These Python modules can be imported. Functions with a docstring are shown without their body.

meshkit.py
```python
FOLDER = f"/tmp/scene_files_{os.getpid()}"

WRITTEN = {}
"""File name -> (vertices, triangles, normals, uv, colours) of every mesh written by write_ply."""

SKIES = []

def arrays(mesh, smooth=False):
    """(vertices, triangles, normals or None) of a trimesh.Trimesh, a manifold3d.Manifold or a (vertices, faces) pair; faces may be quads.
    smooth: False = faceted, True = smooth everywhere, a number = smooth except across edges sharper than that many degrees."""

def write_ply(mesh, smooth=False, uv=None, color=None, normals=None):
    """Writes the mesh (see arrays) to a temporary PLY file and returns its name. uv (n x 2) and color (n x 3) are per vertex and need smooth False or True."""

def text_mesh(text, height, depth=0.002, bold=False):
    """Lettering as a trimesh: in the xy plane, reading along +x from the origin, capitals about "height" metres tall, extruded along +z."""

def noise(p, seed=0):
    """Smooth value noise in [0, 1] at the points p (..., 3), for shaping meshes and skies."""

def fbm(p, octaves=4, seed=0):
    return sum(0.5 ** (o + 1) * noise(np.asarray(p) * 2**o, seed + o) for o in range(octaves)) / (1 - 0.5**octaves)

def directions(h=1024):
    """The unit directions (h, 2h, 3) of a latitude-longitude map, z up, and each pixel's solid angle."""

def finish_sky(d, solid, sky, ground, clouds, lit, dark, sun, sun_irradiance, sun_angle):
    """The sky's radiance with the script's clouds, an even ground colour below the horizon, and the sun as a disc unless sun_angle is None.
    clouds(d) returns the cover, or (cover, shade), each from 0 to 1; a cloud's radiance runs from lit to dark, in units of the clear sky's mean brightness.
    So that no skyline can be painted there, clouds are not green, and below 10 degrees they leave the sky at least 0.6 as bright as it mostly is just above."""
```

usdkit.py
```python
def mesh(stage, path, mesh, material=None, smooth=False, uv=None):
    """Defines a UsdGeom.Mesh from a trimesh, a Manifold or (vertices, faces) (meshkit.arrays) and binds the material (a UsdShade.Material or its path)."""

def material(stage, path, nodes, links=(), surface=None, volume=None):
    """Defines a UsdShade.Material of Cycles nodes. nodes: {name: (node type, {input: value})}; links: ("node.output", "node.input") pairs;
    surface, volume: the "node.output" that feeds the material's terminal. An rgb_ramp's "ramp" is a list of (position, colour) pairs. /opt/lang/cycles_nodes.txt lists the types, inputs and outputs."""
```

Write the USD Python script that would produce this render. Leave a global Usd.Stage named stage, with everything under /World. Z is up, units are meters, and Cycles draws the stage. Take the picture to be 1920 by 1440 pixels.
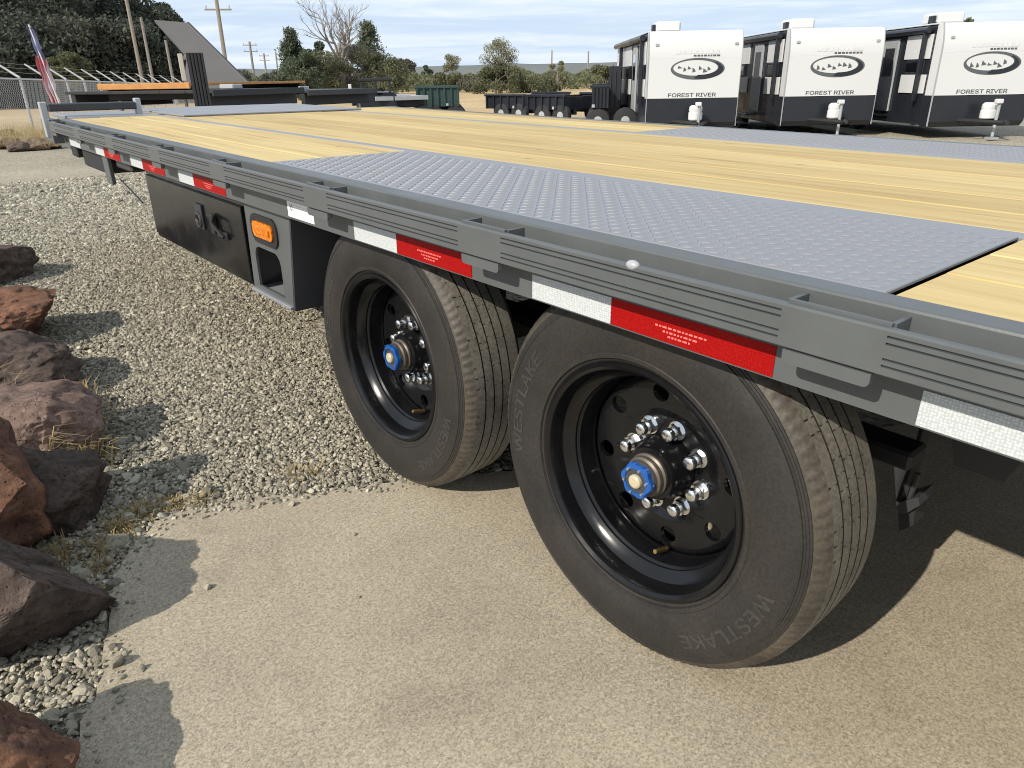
import math
import numpy as np
import trimesh
import usdkit
import meshkit
from pxr import Usd, UsdGeom, UsdLux, UsdShade, Gf, Sdf, Vt
from shapely.geometry import Polygon

stage = Usd.Stage.CreateInMemory()
UsdGeom.SetStageUpAxis(stage, 'Z')
UsdGeom.SetStageMetersPerUnit(stage, 1.0)
world = UsdGeom.Xform.Define(stage, '/World')
UsdGeom.Scope.Define(stage, '/World/Looks')

# ---------------------------------------------------------------- camera, sky, sun
W, H = 1920.0, 1440.0
FPX, YAW, PITCH, ROLL, CAMH = 1329.34, 0.6996, 0.4083, -0.0180, 1.0668
fw = np.array([math.sin(YAW) * math.cos(PITCH), math.cos(YAW) * math.cos(PITCH), -math.sin(PITCH)])
rt = np.array([math.cos(YAW), -math.sin(YAW), 0.0])
up = np.cross(rt, fw)
cr, sr = math.cos(ROLL), math.sin(ROLL)
RT, UP = cr * rt + sr * up, -sr * rt + cr * up
CAM = np.array([0, 0, CAMH])
cam = UsdGeom.Camera.Define(stage, '/World/camera')
m4 = np.eye(4); m4[0, :3], m4[1, :3], m4[2, :3], m4[3, :3] = RT, UP, -fw, CAM
cam.AddTransformOp().Set(Gf.Matrix4d(m4.tolist()))
cam.CreateHorizontalApertureAttr(36.0)
cam.CreateVerticalApertureAttr(27.0)
cam.CreateFocalLengthAttr(36.0 * FPX / W)
cam.CreateClippingRangeAttr(Gf.Vec2f(0.02, 20000))
cam.CreateExposureAttr(0.5)

SUN = np.array([-1.42, -0.14, 1.0]); SUN /= np.linalg.norm(SUN)
ELEV, ROT = math.asin(SUN[2]), math.atan2(SUN[0], SUN[1])
sky_mat = usdkit.material(stage, '/World/Looks/sky', {
    'sky': ('sky_texture', {'sky_type': 'single_scattering', 'sun_disc': False, 'sun_elevation': ELEV, 'sun_rotation': ROT, 'air_density': 1.0, 'aerosol_density': 1.3, 'ozone_density': 1.2}),
    'tc': ('texture_coordinate', {}),
    'mp': ('mapping', {'scale': (2.6, 2.6, 34.0), 'rotation': (0.02, 0.03, 0.4)}),
    'n1': ('noise_texture', {'scale': 1.5, 'detail': 6.0, 'roughness': 0.58, 'distortion': 0.5}),
    'r1': ('rgb_ramp', {'ramp': [(0.0, (3.3, 4.15, 5.3)), (0.42, (3.7, 4.5, 5.55)), (0.62, (5.0, 5.5, 6.1)), (1.0, (5.7, 6.0, 6.4))]}),
    'mx': ('mix', {'fac': 0.94}),
    'bg': ('background_shader', {'strength': 0.124})},
    [('tc.generated', 'mp.vector'), ('mp.vector', 'n1.vector'), ('n1.fac', 'r1.fac'), ('r1.color', 'mx.color2'), ('sky.color', 'mx.color1'), ('mx.color', 'bg.color')], surface='bg.background')
dome = UsdLux.DomeLight.Define(stage, '/World/sky')
UsdShade.MaterialBindingAPI.Apply(dome.GetPrim()).Bind(sky_mat)
sun = UsdLux.DistantLight.Define(stage, '/World/sun')
sun.CreateIntensityAttr(1.03); sun.CreateAngleAttr(0.53); sun.CreateNormalizeAttr(True) if hasattr(sun, 'CreateNormalizeAttr') else None
sun.GetPrim().CreateAttribute('inputs:normalize', Sdf.ValueTypeNames.Bool).Set(True)
sun.CreateColorAttr(Gf.Vec3f(1.0, 0.93, 0.82))
zz = SUN; xx = np.cross([0, 0, 1], zz); xx /= np.linalg.norm(xx); yy = np.cross(zz, xx)
ms = np.eye(4); ms[0, :3], ms[1, :3], ms[2, :3] = xx, yy, zz
sun.AddTransformOp().Set(Gf.Matrix4d(ms.tolist()))


# ---------------------------------------------------------------- helpers
def ray(px, py):
    return (px - W / 2) / FPX * RT - (py - H / 2) / FPX * UP + fw


def at(px, py, D):
    """the point seen at a pixel of the photograph, D metres away measured along the ground"""
    d = ray(px, py)
    return CAM + d * (D / math.hypot(d[0], d[1]))


used = {}


def numbered(parent, name):
    k = (parent, name); n = used.get(k, -1) + 1; used[k] = n
    return name if n == 0 else f'{name}_{n:03d}'


def path_of(p):
    return '/World' if p is None else str(p.GetPath())


ORIG = {}


class MB:
    def __init__(self):
        self.v, self.f, self.n = [], [], 0

    def add(self, v, f):
        v = np.asarray(v, float); f = np.asarray(f, int)
        if f.shape[1] == 4:
            f = np.vstack([f[:, [0, 1, 2]], f[:, [0, 2, 3]]])
        self.v.append(v); self.f.append(f + self.n); self.n += len(v)
        return self

    def mesh(self, t):
        return self.add(t.vertices, t.faces)

    def hexa(self, P):
        """8 points: bottom ring 0-3 (ccw from above), top ring 4-7"""
        return self.add(P, [[0, 3, 2, 1], [4, 5, 6, 7], [0, 1, 5, 4], [1, 2, 6, 5], [2, 3, 7, 6], [3, 0, 4, 7]])

    def box(self, x0, x1, y0, y1, z0, z1):
        return self.hexa([(x0, y0, z0), (x1, y0, z0), (x1, y1, z0), (x0, y1, z0), (x0, y0, z1), (x1, y0, z1), (x1, y1, z1), (x0, y1, z1)])

    def bbox(self, x0, x1, y0, y1, z0, z1, b=0.004):
        """box with chamfered edges"""
        c = np.array([(x0 + x1) / 2, (y0 + y1) / 2, (z0 + z1) / 2]); h = np.array([x1 - x0, y1 - y0, z1 - z0]) / 2
        b = min(b, h.min() * 0.45)
        pts = []
        for k in range(3):
            s = h - b; s[k] = h[k]
            for a in np.ndindex(2, 2, 2):
                pts.append(c + s * (np.array(a) * 2 - 1))
        t = trimesh.convex.convex_hull(np.array(pts))
        return self.mesh(t)

    def frame(self, O, ax, ay, az, sx, sy, sz, b=0):
        """box in a frame: O centre of the base, axes, sizes"""
        m = MB(); (m.bbox(-sx / 2, sx / 2, -sy / 2, sy / 2, 0, sz, b) if b else m.box(-sx / 2, sx / 2, -sy / 2, sy / 2, 0, sz))
        v = np.vstack(m.v)
        return self.add(np.asarray(O) + v[:, :1] * ax + v[:, 1:2] * ay + v[:, 2:] * az, np.vstack(m.f))

    def tube(self, P, r, n=6, cap=True):
        P = np.asarray(P, float); k = len(P)
        r = np.broadcast_to(np.asarray(r, float), (k,))
        t = np.gradient(P, axis=0); t /= np.maximum(np.linalg.norm(t, axis=1, keepdims=True), 1e-9)
        a = np.array([0, 0, 1.0]) if abs(t[0][2]) < 0.9 else np.array([1.0, 0, 0])
        V = []
        for i in range(k):
            u = np.cross(t[i], a); u /= max(np.linalg.norm(u), 1e-9); w = np.cross(u, t[i])
            a = w if True else a
            ang = np.arange(n) / n * 2 * math.pi
            V.append(P[i] + r[i] * (np.cos(ang)[:, None] * u + np.sin(ang)[:, None] * w))
        V = np.vstack(V); F = []
        for i in range(k - 1):
            for j in range(n):
                F.append([i * n + j, i * n + (j + 1) % n, (i + 1) * n + (j + 1) % n, (i + 1) * n + j])
        F = np.array(F); F = np.vstack([F[:, [0, 1, 2]], F[:, [0, 2, 3]]])
        if cap:
            V = np.vstack([V, P[0], P[-1]]); m = len(V)
            F = np.vstack([F, [[(j + 1) % n, j, m - 2] for j in range(n)], [[(k - 1) * n + j, (k - 1) * n + (j + 1) % n, m - 1] for j in range(n)]])
        return self.add(V, F)

    def lathe_x(self, prof, cy, cz, n=96, closed=False, mod=None):
        """profile of (x, r) revolved about the line y=cy, z=cz; mod(theta, i) changes the radius"""
        prof = np.asarray(prof, float); k = len(prof)
        th = np.arange(n) / n * 2 * math.pi
        r = prof[:, 1][:, None] * np.ones(n)
        if mod is not None:
            r = r + mod
        X = prof[:, 0][:, None] * np.ones(n)
        V = np.stack([X, cy - r * np.cos(th), cz + r * np.sin(th)], -1).reshape(-1, 3)
        F = []
        for i in range(k if closed else k - 1):
            i2 = (i + 1) % k
            j = np.arange(n); j2 = (j + 1) % n
            F.append(np.stack([i * n + j, i * n + j2, i2 * n + j2, i2 * n + j], -1))
        return self.add(V, np.vstack(F))

    def prism(self, poly, axis, a, b):
        """2-D polygon extruded along an axis: 'y' takes (x, z), 'x' takes (y, z), 'z' takes (x, y)"""
        poly = poly if isinstance(poly, Polygon) else Polygon(poly)
        t = trimesh.creation.extrude_polygon(poly, b - a, engine='earcut'); v = t.vertices; f = t.faces
        if axis == 'y':
            v = np.c_[v[:, 0], a + v[:, 2], v[:, 1]]; f = f[:, ::-1]
        elif axis == 'x':
            v = np.c_[a + v[:, 2], v[:, 0], v[:, 1]]
        else:
            v = np.c_[v[:, 0], v[:, 1], a + v[:, 2]]
        return self.add(v, f)

    def arrays(self, xf=None):
        v, f = np.vstack(self.v), np.vstack(self.f)
        if xf is not None:
            v = xf(v)
        return v, f

    def build(self, name, mat, parent=None, smooth=False, xf=None, label=None, kind=None, cat=None, group=None):
        v, f = self.arrays(xf)
        base = ORIG.get(path_of(parent), np.zeros(3)) if parent is not None else np.zeros(3)
        p = f'{path_of(parent)}/{numbered(path_of(parent), name)}'
        m = usdkit.mesh(stage, p, trimesh.Trimesh(v - base, f, process=False), M[mat] if isinstance(mat, str) else mat, smooth=smooth)
        pr = m.GetPrim(); ORIG[p] = base
        tag(pr, label, cat, group, kind)
        return pr


def tag(p, label=None, cat=None, group=None, kind=None):
    for k, v in (('label', label), ('category', cat), ('group', group), ('kind', kind)):
        if v:
            p.SetCustomDataByKey(k, v)
    return p


def thing(name, loc, label, cat, group=None):
    p = '/World/' + numbered('/World', name)
    x = UsdGeom.Xform.Define(stage, p); x.AddTranslateOp().Set(Gf.Vec3d(*map(float, loc)))
    ORIG[p] = np.asarray(loc, float)
    return tag(x.GetPrim(), label, cat, group)


def rng(s):
    return np.random.default_rng(s)


def gz(x, y):
    """height of the ground: the yard lies a little lower away from the trailer"""
    r = np.hypot(np.asarray(x, float) - 1.0, np.asarray(y, float) - 2.5)
    t = np.clip((r - 6.0) / 9.0, 0, 1)
    return -0.42 * t * t * (3 - 2 * t)


# ---------------------------------------------------------------- materials
M = {}


def mat(name, nodes, links, surface='p.BSDF'):
    M[name] = usdkit.material(stage, '/World/Looks/' + name, nodes, links, surface=surface)
    return M[name]


def paint(name, col, rough=0.4, metal=0.0, var=0.12, bump=0.0, scale=6.0, spec=0.5, dust=0.0):
    c = np.array(col)
    nodes = {'tc': ('texture_coordinate', {}), 'n': ('noise_texture', {'scale': scale, 'detail': 5.0, 'roughness': 0.6}),
             'r': ('rgb_ramp', {'ramp': [(0.25, tuple(c * (1 - var))), (0.75, tuple(np.minimum(c * (1 + var) + dust, 1)))]}),
             'rr': ('map_range', {'from_min': 0.3, 'from_max': 0.7, 'to_min': max(rough - 0.08, 0.03), 'to_max': rough + 0.1}),
             'n2': ('noise_texture', {'scale': scale * 40, 'detail': 2.0}),
             'b': ('bump', {'strength': bump, 'distance': 0.002}),
             'p': ('principled_bsdf', {'metallic': metal, 'specular_ior_level': spec})}
    L = [('tc.object', 'n.vector'), ('tc.object', 'n2.vector'), ('n.fac', 'r.fac'), ('r.color', 'p.base_color'), ('n.fac', 'rr.value'), ('rr.result', 'p.roughness')]
    if bump:
        L += [('n2.fac', 'b.height'), ('b.normal', 'p.normal')]
    return mat(name, nodes, L)


paint('grey_paint', (0.080, 0.086, 0.087), 0.42, var=0.1, bump=0.08, spec=0.4)
paint('plate_paint', (0.188, 0.191, 0.202), 0.42, var=0.06, bump=0.05)
paint('black_gloss', (0.006, 0.006, 0.0065), 0.16, var=0.2)
paint('black_rim', (0.0045, 0.0045, 0.005), 0.2, var=0.3, dust=0.001, spec=0.38)
paint('black_matt', (0.012, 0.012, 0.013), 0.6, var=0.3)
paint('dark_steel', (0.03, 0.03, 0.032), 0.5, var=0.2)
paint('chrome', (0.75, 0.76, 0.76), 0.16, metal=1.0, var=0.05)
paint('brass', (0.6, 0.42, 0.16), 0.3, metal=1.0)
paint('bronze', (0.11, 0.092, 0.074), 0.42, metal=0.5, var=0.2)
paint('blue_cap', (0.008, 0.07, 0.27), 0.25, var=0.2, spec=0.6)
paint('cream', (0.42, 0.37, 0.25), 0.35)
paint('white_label', (0.8, 0.8, 0.78), 0.5, var=0.02)
paint('ink', (0.04, 0.04, 0.045), 0.5)
paint('tape_print', (0.75, 0.16, 0.14), 0.35)
paint('rv_white', (0.52, 0.525, 0.52), 0.3, var=0.02, scale=0.8)
paint('rv_black', (0.013, 0.015, 0.02), 0.3, var=0.1, scale=1.5)
paint('rv_grey', (0.3, 0.31, 0.32), 0.4, var=0.06)
paint('rv_print', (0.075, 0.08, 0.085), 0.5)
paint('rv_pale_print', (0.55, 0.55, 0.55), 0.5)
paint('orange_wood', (0.42, 0.19, 0.05), 0.6, var=0.2)
paint('green_paint', (0.02, 0.045, 0.04), 0.45, var=0.2)
paint('galvanised', (0.36, 0.37, 0.37), 0.4, metal=0.3, var=0.1)
paint('pole_wood', (0.22, 0.19, 0.155), 0.85, var=0.2)
paint('flag_blue', (0.09, 0.095, 0.19), 0.8)
paint('flag_red', (0.34, 0.07, 0.085), 0.8)
paint('flag_white', (0.5, 0.40, 0.42), 0.8)
paint('net_grey', (0.085, 0.082, 0.08), 0.9, var=0.15, bump=0.5, scale=1.0)
paint('building_tan', (0.4, 0.36, 0.3), 0.8)
paint('mudflap', (0.012, 0.012, 0.012), 0.7, bump=0.2)

# glossy dark window glass seen from outside
mat('dark_glass', {'g': ('glossy_bsdf', {'color': (0.9, 0.9, 0.9), 'roughness': 0.03}), 't': ('transparent_bsdf', {'color': (0.25, 0.27, 0.28)}), 'f': ('fresnel', {'IOR': 1.5}), 'm': ('mix_closure', {})},
    [('f.fac', 'm.fac'), ('t.BSDF', 'm.closure1'), ('g.BSDF', 'm.closure2')], surface='m.closure')
# amber lens
mat('amber_lens', {'tc': ('texture_coordinate', {}), 'v': ('voronoi_texture', {'scale': 70.0}), 'r': ('rgb_ramp', {'ramp': [(0.0, (0.95, 0.36, 0.015)), (0.5, (0.62, 0.16, 0.004))]}),
                   'b': ('bump', {'strength': 0.6, 'distance': 0.003}), 'p': ('principled_bsdf', {'roughness': 0.12, 'transmission_weight': 0.15})},
    [('tc.object', 'v.vector'), ('v.distance', 'r.fac'), ('r.color', 'p.base_color'), ('v.distance', 'b.height'), ('b.normal', 'p.normal')])


def tape(name, c1, c2):
    mat(name, {'tc': ('texture_coordinate', {}), 'v': ('voronoi_texture', {'scale': 260.0, 'randomness': 0.35}), 'r': ('rgb_ramp', {'ramp': [(0.1, c1), (0.55, c2)]}),
               'p': ('principled_bsdf', {'roughness': 0.5, 'specular_ior_level': 0.12})}, [('tc.object', 'v.vector'), ('v.distance', 'r.fac'), ('r.color', 'p.base_color')])


tape('tape_white', (0.56, 0.58, 0.58), (0.37, 0.395, 0.40))
tape('tape_red', (0.33, 0.007, 0.006), (0.235, 0.002, 0.002))

# pine planks
mat('pine', {'tc': ('texture_coordinate', {}), 'oi': ('object_info', {}),
             'off': ('combine_xyz', {}), 'mul': ('math', {'math_type': 'multiply', 'value2': 37.0}), 'add': ('vector_math', {'math_type': 'add'}),
             'mp': ('mapping', {'scale': (38.0, 1.3, 38.0)}), 'n': ('noise_texture', {'scale': 1.0, 'detail': 6.0, 'roughness': 0.62, 'distortion': 0.6}),
             'r': ('rgb_ramp', {'ramp': [(0.28, (0.30, 0.20, 0.075)), (0.42, (0.45, 0.34, 0.15)), (0.56, (0.49, 0.385, 0.18)), (0.74, (0.55, 0.445, 0.22))]}),
             'mpb': ('mapping', {'scale': (2.2, 0.6, 2.2)}), 'nb': ('noise_texture', {'scale': 1.0, 'detail': 3.0}),
             'rb': ('rgb_ramp', {'ramp': [(0.3, (0.9, 0.86, 0.82)), (0.7, (1.04, 1.03, 1.0))]}), 'mxb': ('mix', {'mix_type': 'multiply', 'fac': 1.0}),
             'mpk': ('mapping', {'scale': (9.0, 3.0, 9.0)}), 'v': ('voronoi_texture', {'scale': 1.0}), 'rk': ('rgb_ramp', {'ramp': [(0.0, (1, 1, 1)), (0.035, (0.7, 0.7, 0.7)), (0.075, (0, 0, 0))]}),
             'mk': ('mix', {'color2': (0.2, 0.085, 0.03)}), 'oir': ('rgb_ramp', {'ramp': [(0.0, (0.84, 0.80, 0.73)), (0.5, (0.97, 0.96, 0.93)), (1.0, (1.07, 1.07, 1.06))]}), 'mo': ('mix', {'mix_type': 'multiply', 'fac': 1.0}),
             'b': ('bump', {'strength': 0.25, 'distance': 0.003}), 'p': ('principled_bsdf', {'roughness': 0.62, 'specular_ior_level': 0.3})},
    [('oi.random', 'mul.value1'), ('mul.value', 'off.x'), ('mul.value', 'off.y'), ('tc.object', 'add.vector1'), ('off.vector', 'add.vector2'), ('add.vector', 'mp.vector'), ('mp.vector', 'n.vector'), ('n.fac', 'r.fac'),
     ('add.vector', 'mpb.vector'), ('mpb.vector', 'nb.vector'), ('nb.fac', 'rb.fac'), ('r.color', 'mxb.color1'), ('rb.color', 'mxb.color2'),
     ('add.vector', 'mpk.vector'), ('mpk.vector', 'v.vector'), ('v.distance', 'rk.fac'), ('rk.color', 'mk.fac'), ('mxb.color', 'mk.color1'),
     ('oi.random', 'oir.fac'), ('mk.color', 'mo.color1'), ('oir.color', 'mo.color2'), ('mo.color', 'p.base_color'), ('n.fac', 'b.height'), ('b.normal', 'p.normal')])


def rubber(name, base, dust, amount, scale=9.0, bump=0.25):
    mat(name, {'tc': ('texture_coordinate', {}), 'n': ('noise_texture', {'scale': scale, 'detail': 7.0, 'roughness': 0.65}), 'n2': ('noise_texture', {'scale': 160.0, 'detail': 3.0}),
               'r': ('rgb_ramp', {'ramp': [(0.3, tuple(base)), (0.5, tuple(np.array(base) * (1 - amount * 0.5) + np.array(dust) * amount * 0.5)), (0.72, tuple(np.array(base) * (1 - amount) + np.array(dust) * amount))]}),
               'r2': ('rgb_ramp', {'ramp': [(0.3, (0.75, 0.75, 0.75)), (0.7, (1.2, 1.2, 1.2))]}), 'mm': ('mix', {'mix_type': 'multiply', 'fac': 1.0}),
               'b': ('bump', {'strength': bump, 'distance': 0.001}), 'p': ('principled_bsdf', {'roughness': 0.58, 'specular_ior_level': 0.4})},
        [('tc.object', 'n.vector'), ('tc.object', 'n2.vector'), ('n.fac', 'r.fac'), ('n2.fac', 'r2.fac'), ('r.color', 'mm.color1'), ('r2.color', 'mm.color2'), ('mm.color', 'p.base_color'), ('n2.fac', 'b.height'), ('b.normal', 'p.normal')])


rubber('tyre_side', (0.0115, 0.0112, 0.011), (0.035, 0.029, 0.0235), 0.75, scale=6.0)
rubber('tyre_dust', (0.026, 0.022, 0.018), (0.088, 0.073, 0.054), 0.85, scale=12.0, bump=0.5)
rubber('tyre_tread', (0.105, 0.097, 0.083), (0.20, 0.182, 0.15), 0.8, scale=20.0, bump=0.5)
rubber('tyre_groove', (0.012, 0.011, 0.01), (0.03, 0.026, 0.02), 0.6)
rubber('tyre_letter', (0.024, 0.0225, 0.021), (0.06, 0.052, 0.043), 0.6)

# concrete with fine exposed aggregate, stains
mat('concrete', {'g': ('geometry', {}), 'n': ('noise_texture', {'scale': 1.6, 'detail': 8.0, 'roughness': 0.65}), 'r': ('rgb_ramp', {'ramp': [(0.28, (0.275, 0.236, 0.176)), (0.5, (0.325, 0.281, 0.208)), (0.72, (0.375, 0.327, 0.246))]}),
                 'v': ('voronoi_texture', {'scale': 330.0}), 'rv': ('rgb_ramp', {'ramp': [(0.0, (0.62, 0.62, 0.63)), (0.35, (0.92, 0.92, 0.92)), (0.6, (1.04, 1.04, 1.03)), (1.0, (1.3, 1.29, 1.26))]}), 'sep': ('separate_color', {}),
                 'm1': ('mix', {'mix_type': 'multiply', 'fac': 0.85}), 'n3': ('noise_texture', {'scale': 130.0, 'detail': 4.0, 'roughness': 0.7}), 'r3': ('rgb_ramp', {'ramp': [(0.3, (0.72, 0.72, 0.72)), (0.5, (1, 1, 1)), (0.7, (1.22, 1.22, 1.2))]}), 'm2': ('mix', {'mix_type': 'multiply', 'fac': 0.9}),
                 'v2': ('voronoi_texture', {'scale': 34.0}), 'rv2': ('rgb_ramp', {'ramp': [(0.0, (0.25, 0.22, 0.18)), (0.05, (0.55, 0.5, 0.44)), (0.09, (1, 1, 1))]}), 'm3': ('mix', {'mix_type': 'multiply', 'fac': 0.55}),
                 'n5': ('noise_texture', {'scale': 4.2, 'detail': 5.0, 'roughness': 0.6, 'distortion': 0.8}), 'r5': ('rgb_ramp', {'ramp': [(0.26, (0.80, 0.79, 0.78)), (0.42, (0.97, 0.965, 0.96)), (0.62, (1.02, 1.02, 1.02)), (0.76, (1.1, 1.09, 1.08))]}), 'm5': ('mix', {'mix_type': 'multiply', 'fac': 0.8}),
                 'b': ('bump', {'strength': 0.45, 'distance': 0.0025}), 'p': ('principled_bsdf', {'roughness': 0.85, 'specular_ior_level': 0.25})},
    [('g.position', 'n.vector'), ('n.fac', 'r.fac'), ('g.position', 'v.vector'), ('v.color', 'sep.color'), ('sep.r', 'rv.fac'), ('r.color', 'm1.color1'), ('rv.color', 'm1.color2'), ('g.position', 'n3.vector'), ('n3.fac', 'r3.fac'), ('m1.color', 'm2.color1'), ('r3.color', 'm2.color2'),
     ('g.position', 'v2.vector'), ('v2.distance', 'rv2.fac'), ('m2.color', 'm3.color1'), ('rv2.color', 'm3.color2'), ('g.position', 'n5.vector'), ('n5.fac', 'r5.fac'), ('m3.color', 'm5.color1'), ('r5.color', 'm5.color2'), ('m5.color', 'p.base_color'), ('n3.fac', 'b.height'), ('b.normal', 'p.normal')])

# gravel lot turning into dry field farther out
mat('ground', {'g': ('geometry', {}), 'v': ('voronoi_texture', {'scale': 34.0}), 'sep': ('separate_color', {}),
               'rv': ('rgb_ramp', {'ramp': [(0.0, (0.18, 0.162, 0.124)), (0.3, (0.265, 0.238, 0.182)), (0.7, (0.33, 0.296, 0.226)), (1.0, (0.42, 0.385, 0.305))]}),
               'n': ('noise_texture', {'scale': 0.35, 'detail': 6.0}), 'rn': ('rgb_ramp', {'ramp': [(0.3, (0.82, 0.82, 0.82)), (0.7, (1.12, 1.1, 1.06))]}), 'm1': ('mix', {'mix_type': 'multiply', 'fac': 1.0}),
               'nf': ('noise_texture', {'scale': 0.12, 'detail': 8.0, 'roughness': 0.7}), 'rf': ('rgb_ramp', {'ramp': [(0.3, (0.33, 0.235, 0.125)), (0.55, (0.43, 0.32, 0.18)), (0.75, (0.5, 0.4, 0.25))]}),
               'sp': ('separate_xyz', {}), 'len': ('vector_math', {'math_type': 'length'}), 'mr': ('map_range', {'from_min': 27.0, 'from_max': 34.0, 'to_min': 0.0, 'to_max': 1.0, 'clamp': True}), 'mf': ('mix', {}),
               'b': ('bump', {'strength': 0.7, 'distance': 0.02}), 'p': ('principled_bsdf', {'roughness': 0.9, 'specular_ior_level': 0.2})},
    [('g.position', 'v.vector'), ('v.color', 'sep.color'), ('sep.r', 'rv.fac'), ('g.position', 'n.vector'), ('n.fac', 'rn.fac'), ('rv.color', 'm1.color1'), ('rn.color', 'm1.color2'),
     ('g.position', 'nf.vector'), ('nf.fac', 'rf.fac'), ('g.position', 'len.vector1'), ('len.value', 'mr.value'), ('mr.result', 'mf.fac'), ('m1.color', 'mf.color1'), ('rf.color', 'mf.color2'), ('mf.color', 'p.base_color'), ('v.distance', 'b.height'), ('b.normal', 'p.normal')])

mat('pebble', {'oi': ('object_info', {}), 'r': ('rgb_ramp', {'ramp': [(0.0, (0.11, 0.10, 0.08)), (0.2, (0.19, 0.172, 0.132)), (0.5, (0.275, 0.25, 0.19)), (0.8, (0.345, 0.312, 0.236)), (0.93, (0.43, 0.395, 0.31)), (1.0, (0.5, 0.465, 0.375))]}),
               'tc': ('texture_coordinate', {}), 'n': ('noise_texture', {'scale': 4.0, 'detail': 4.0}), 'rn': ('rgb_ramp', {'ramp': [(0.3, (0.8, 0.8, 0.8)), (0.7, (1.15, 1.15, 1.15))]}), 'm': ('mix', {'mix_type': 'multiply', 'fac': 1.0}),
               'p': ('principled_bsdf', {'roughness': 0.85, 'specular_ior_level': 0.25})},
    [('oi.random', 'r.fac'), ('tc.object', 'n.vector'), ('n.fac', 'rn.fac'), ('r.color', 'm.color1'), ('rn.color', 'm.color2'), ('m.color', 'p.base_color')])


def rock_mat(name, a, b, c, d):
    """pitted volcanic stone: broad patches of two tones, dusty pale flecks, small dark vesicles"""
    mat(name, {'tc': ('texture_coordinate', {}), 'n': ('noise_texture', {'scale': 5.0, 'detail': 10.0, 'roughness': 0.72, 'distortion': 1.2}), 'r': ('rgb_ramp', {'ramp': [(0.30, a), (0.46, b), (0.60, c), (0.74, d)]}),
               'v': ('voronoi_texture', {'scale': 75.0}), 'rv': ('rgb_ramp', {'ramp': [(0.0, (0.22, 0.2, 0.19)), (0.12, (0.6, 0.58, 0.56)), (0.26, (1, 1, 1))]}), 'm': ('mix', {'mix_type': 'multiply', 'fac': 0.8}),
               'n3': ('noise_texture', {'scale': 45.0, 'detail': 8.0, 'roughness': 0.8}), 'r3': ('rgb_ramp', {'ramp': [(0.3, (0.6, 0.6, 0.6)), (0.5, (1, 1, 1)), (0.72, (1.5, 1.48, 1.42))]}), 'm3': ('mix', {'mix_type': 'multiply', 'fac': 1.0}),
               'n2': ('noise_texture', {'scale': 38.0, 'detail': 9.0, 'roughness': 0.8}), 'ad': ('math', {'math_type': 'multiply'}), 'b': ('bump', {'strength': 1.0, 'distance': 0.016}), 'p': ('principled_bsdf', {'roughness': 0.93, 'specular_ior_level': 0.18})},
        [('tc.object', 'n.vector'), ('n.fac', 'r.fac'), ('tc.object', 'v.vector'), ('v.distance', 'rv.fac'), ('r.color', 'm.color1'), ('rv.color', 'm.color2'), ('tc.object', 'n3.vector'), ('n3.fac', 'r3.fac'), ('m.color', 'm3.color1'), ('r3.color', 'm3.color2'), ('m3.color', 'p.base_color'),
         ('tc.object', 'n2.vector'), ('n2.fac', 'ad.value1'), ('rv.color', 'ad.value2'), ('ad.value', 'b.height'), ('b.normal', 'p.normal')])


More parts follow.
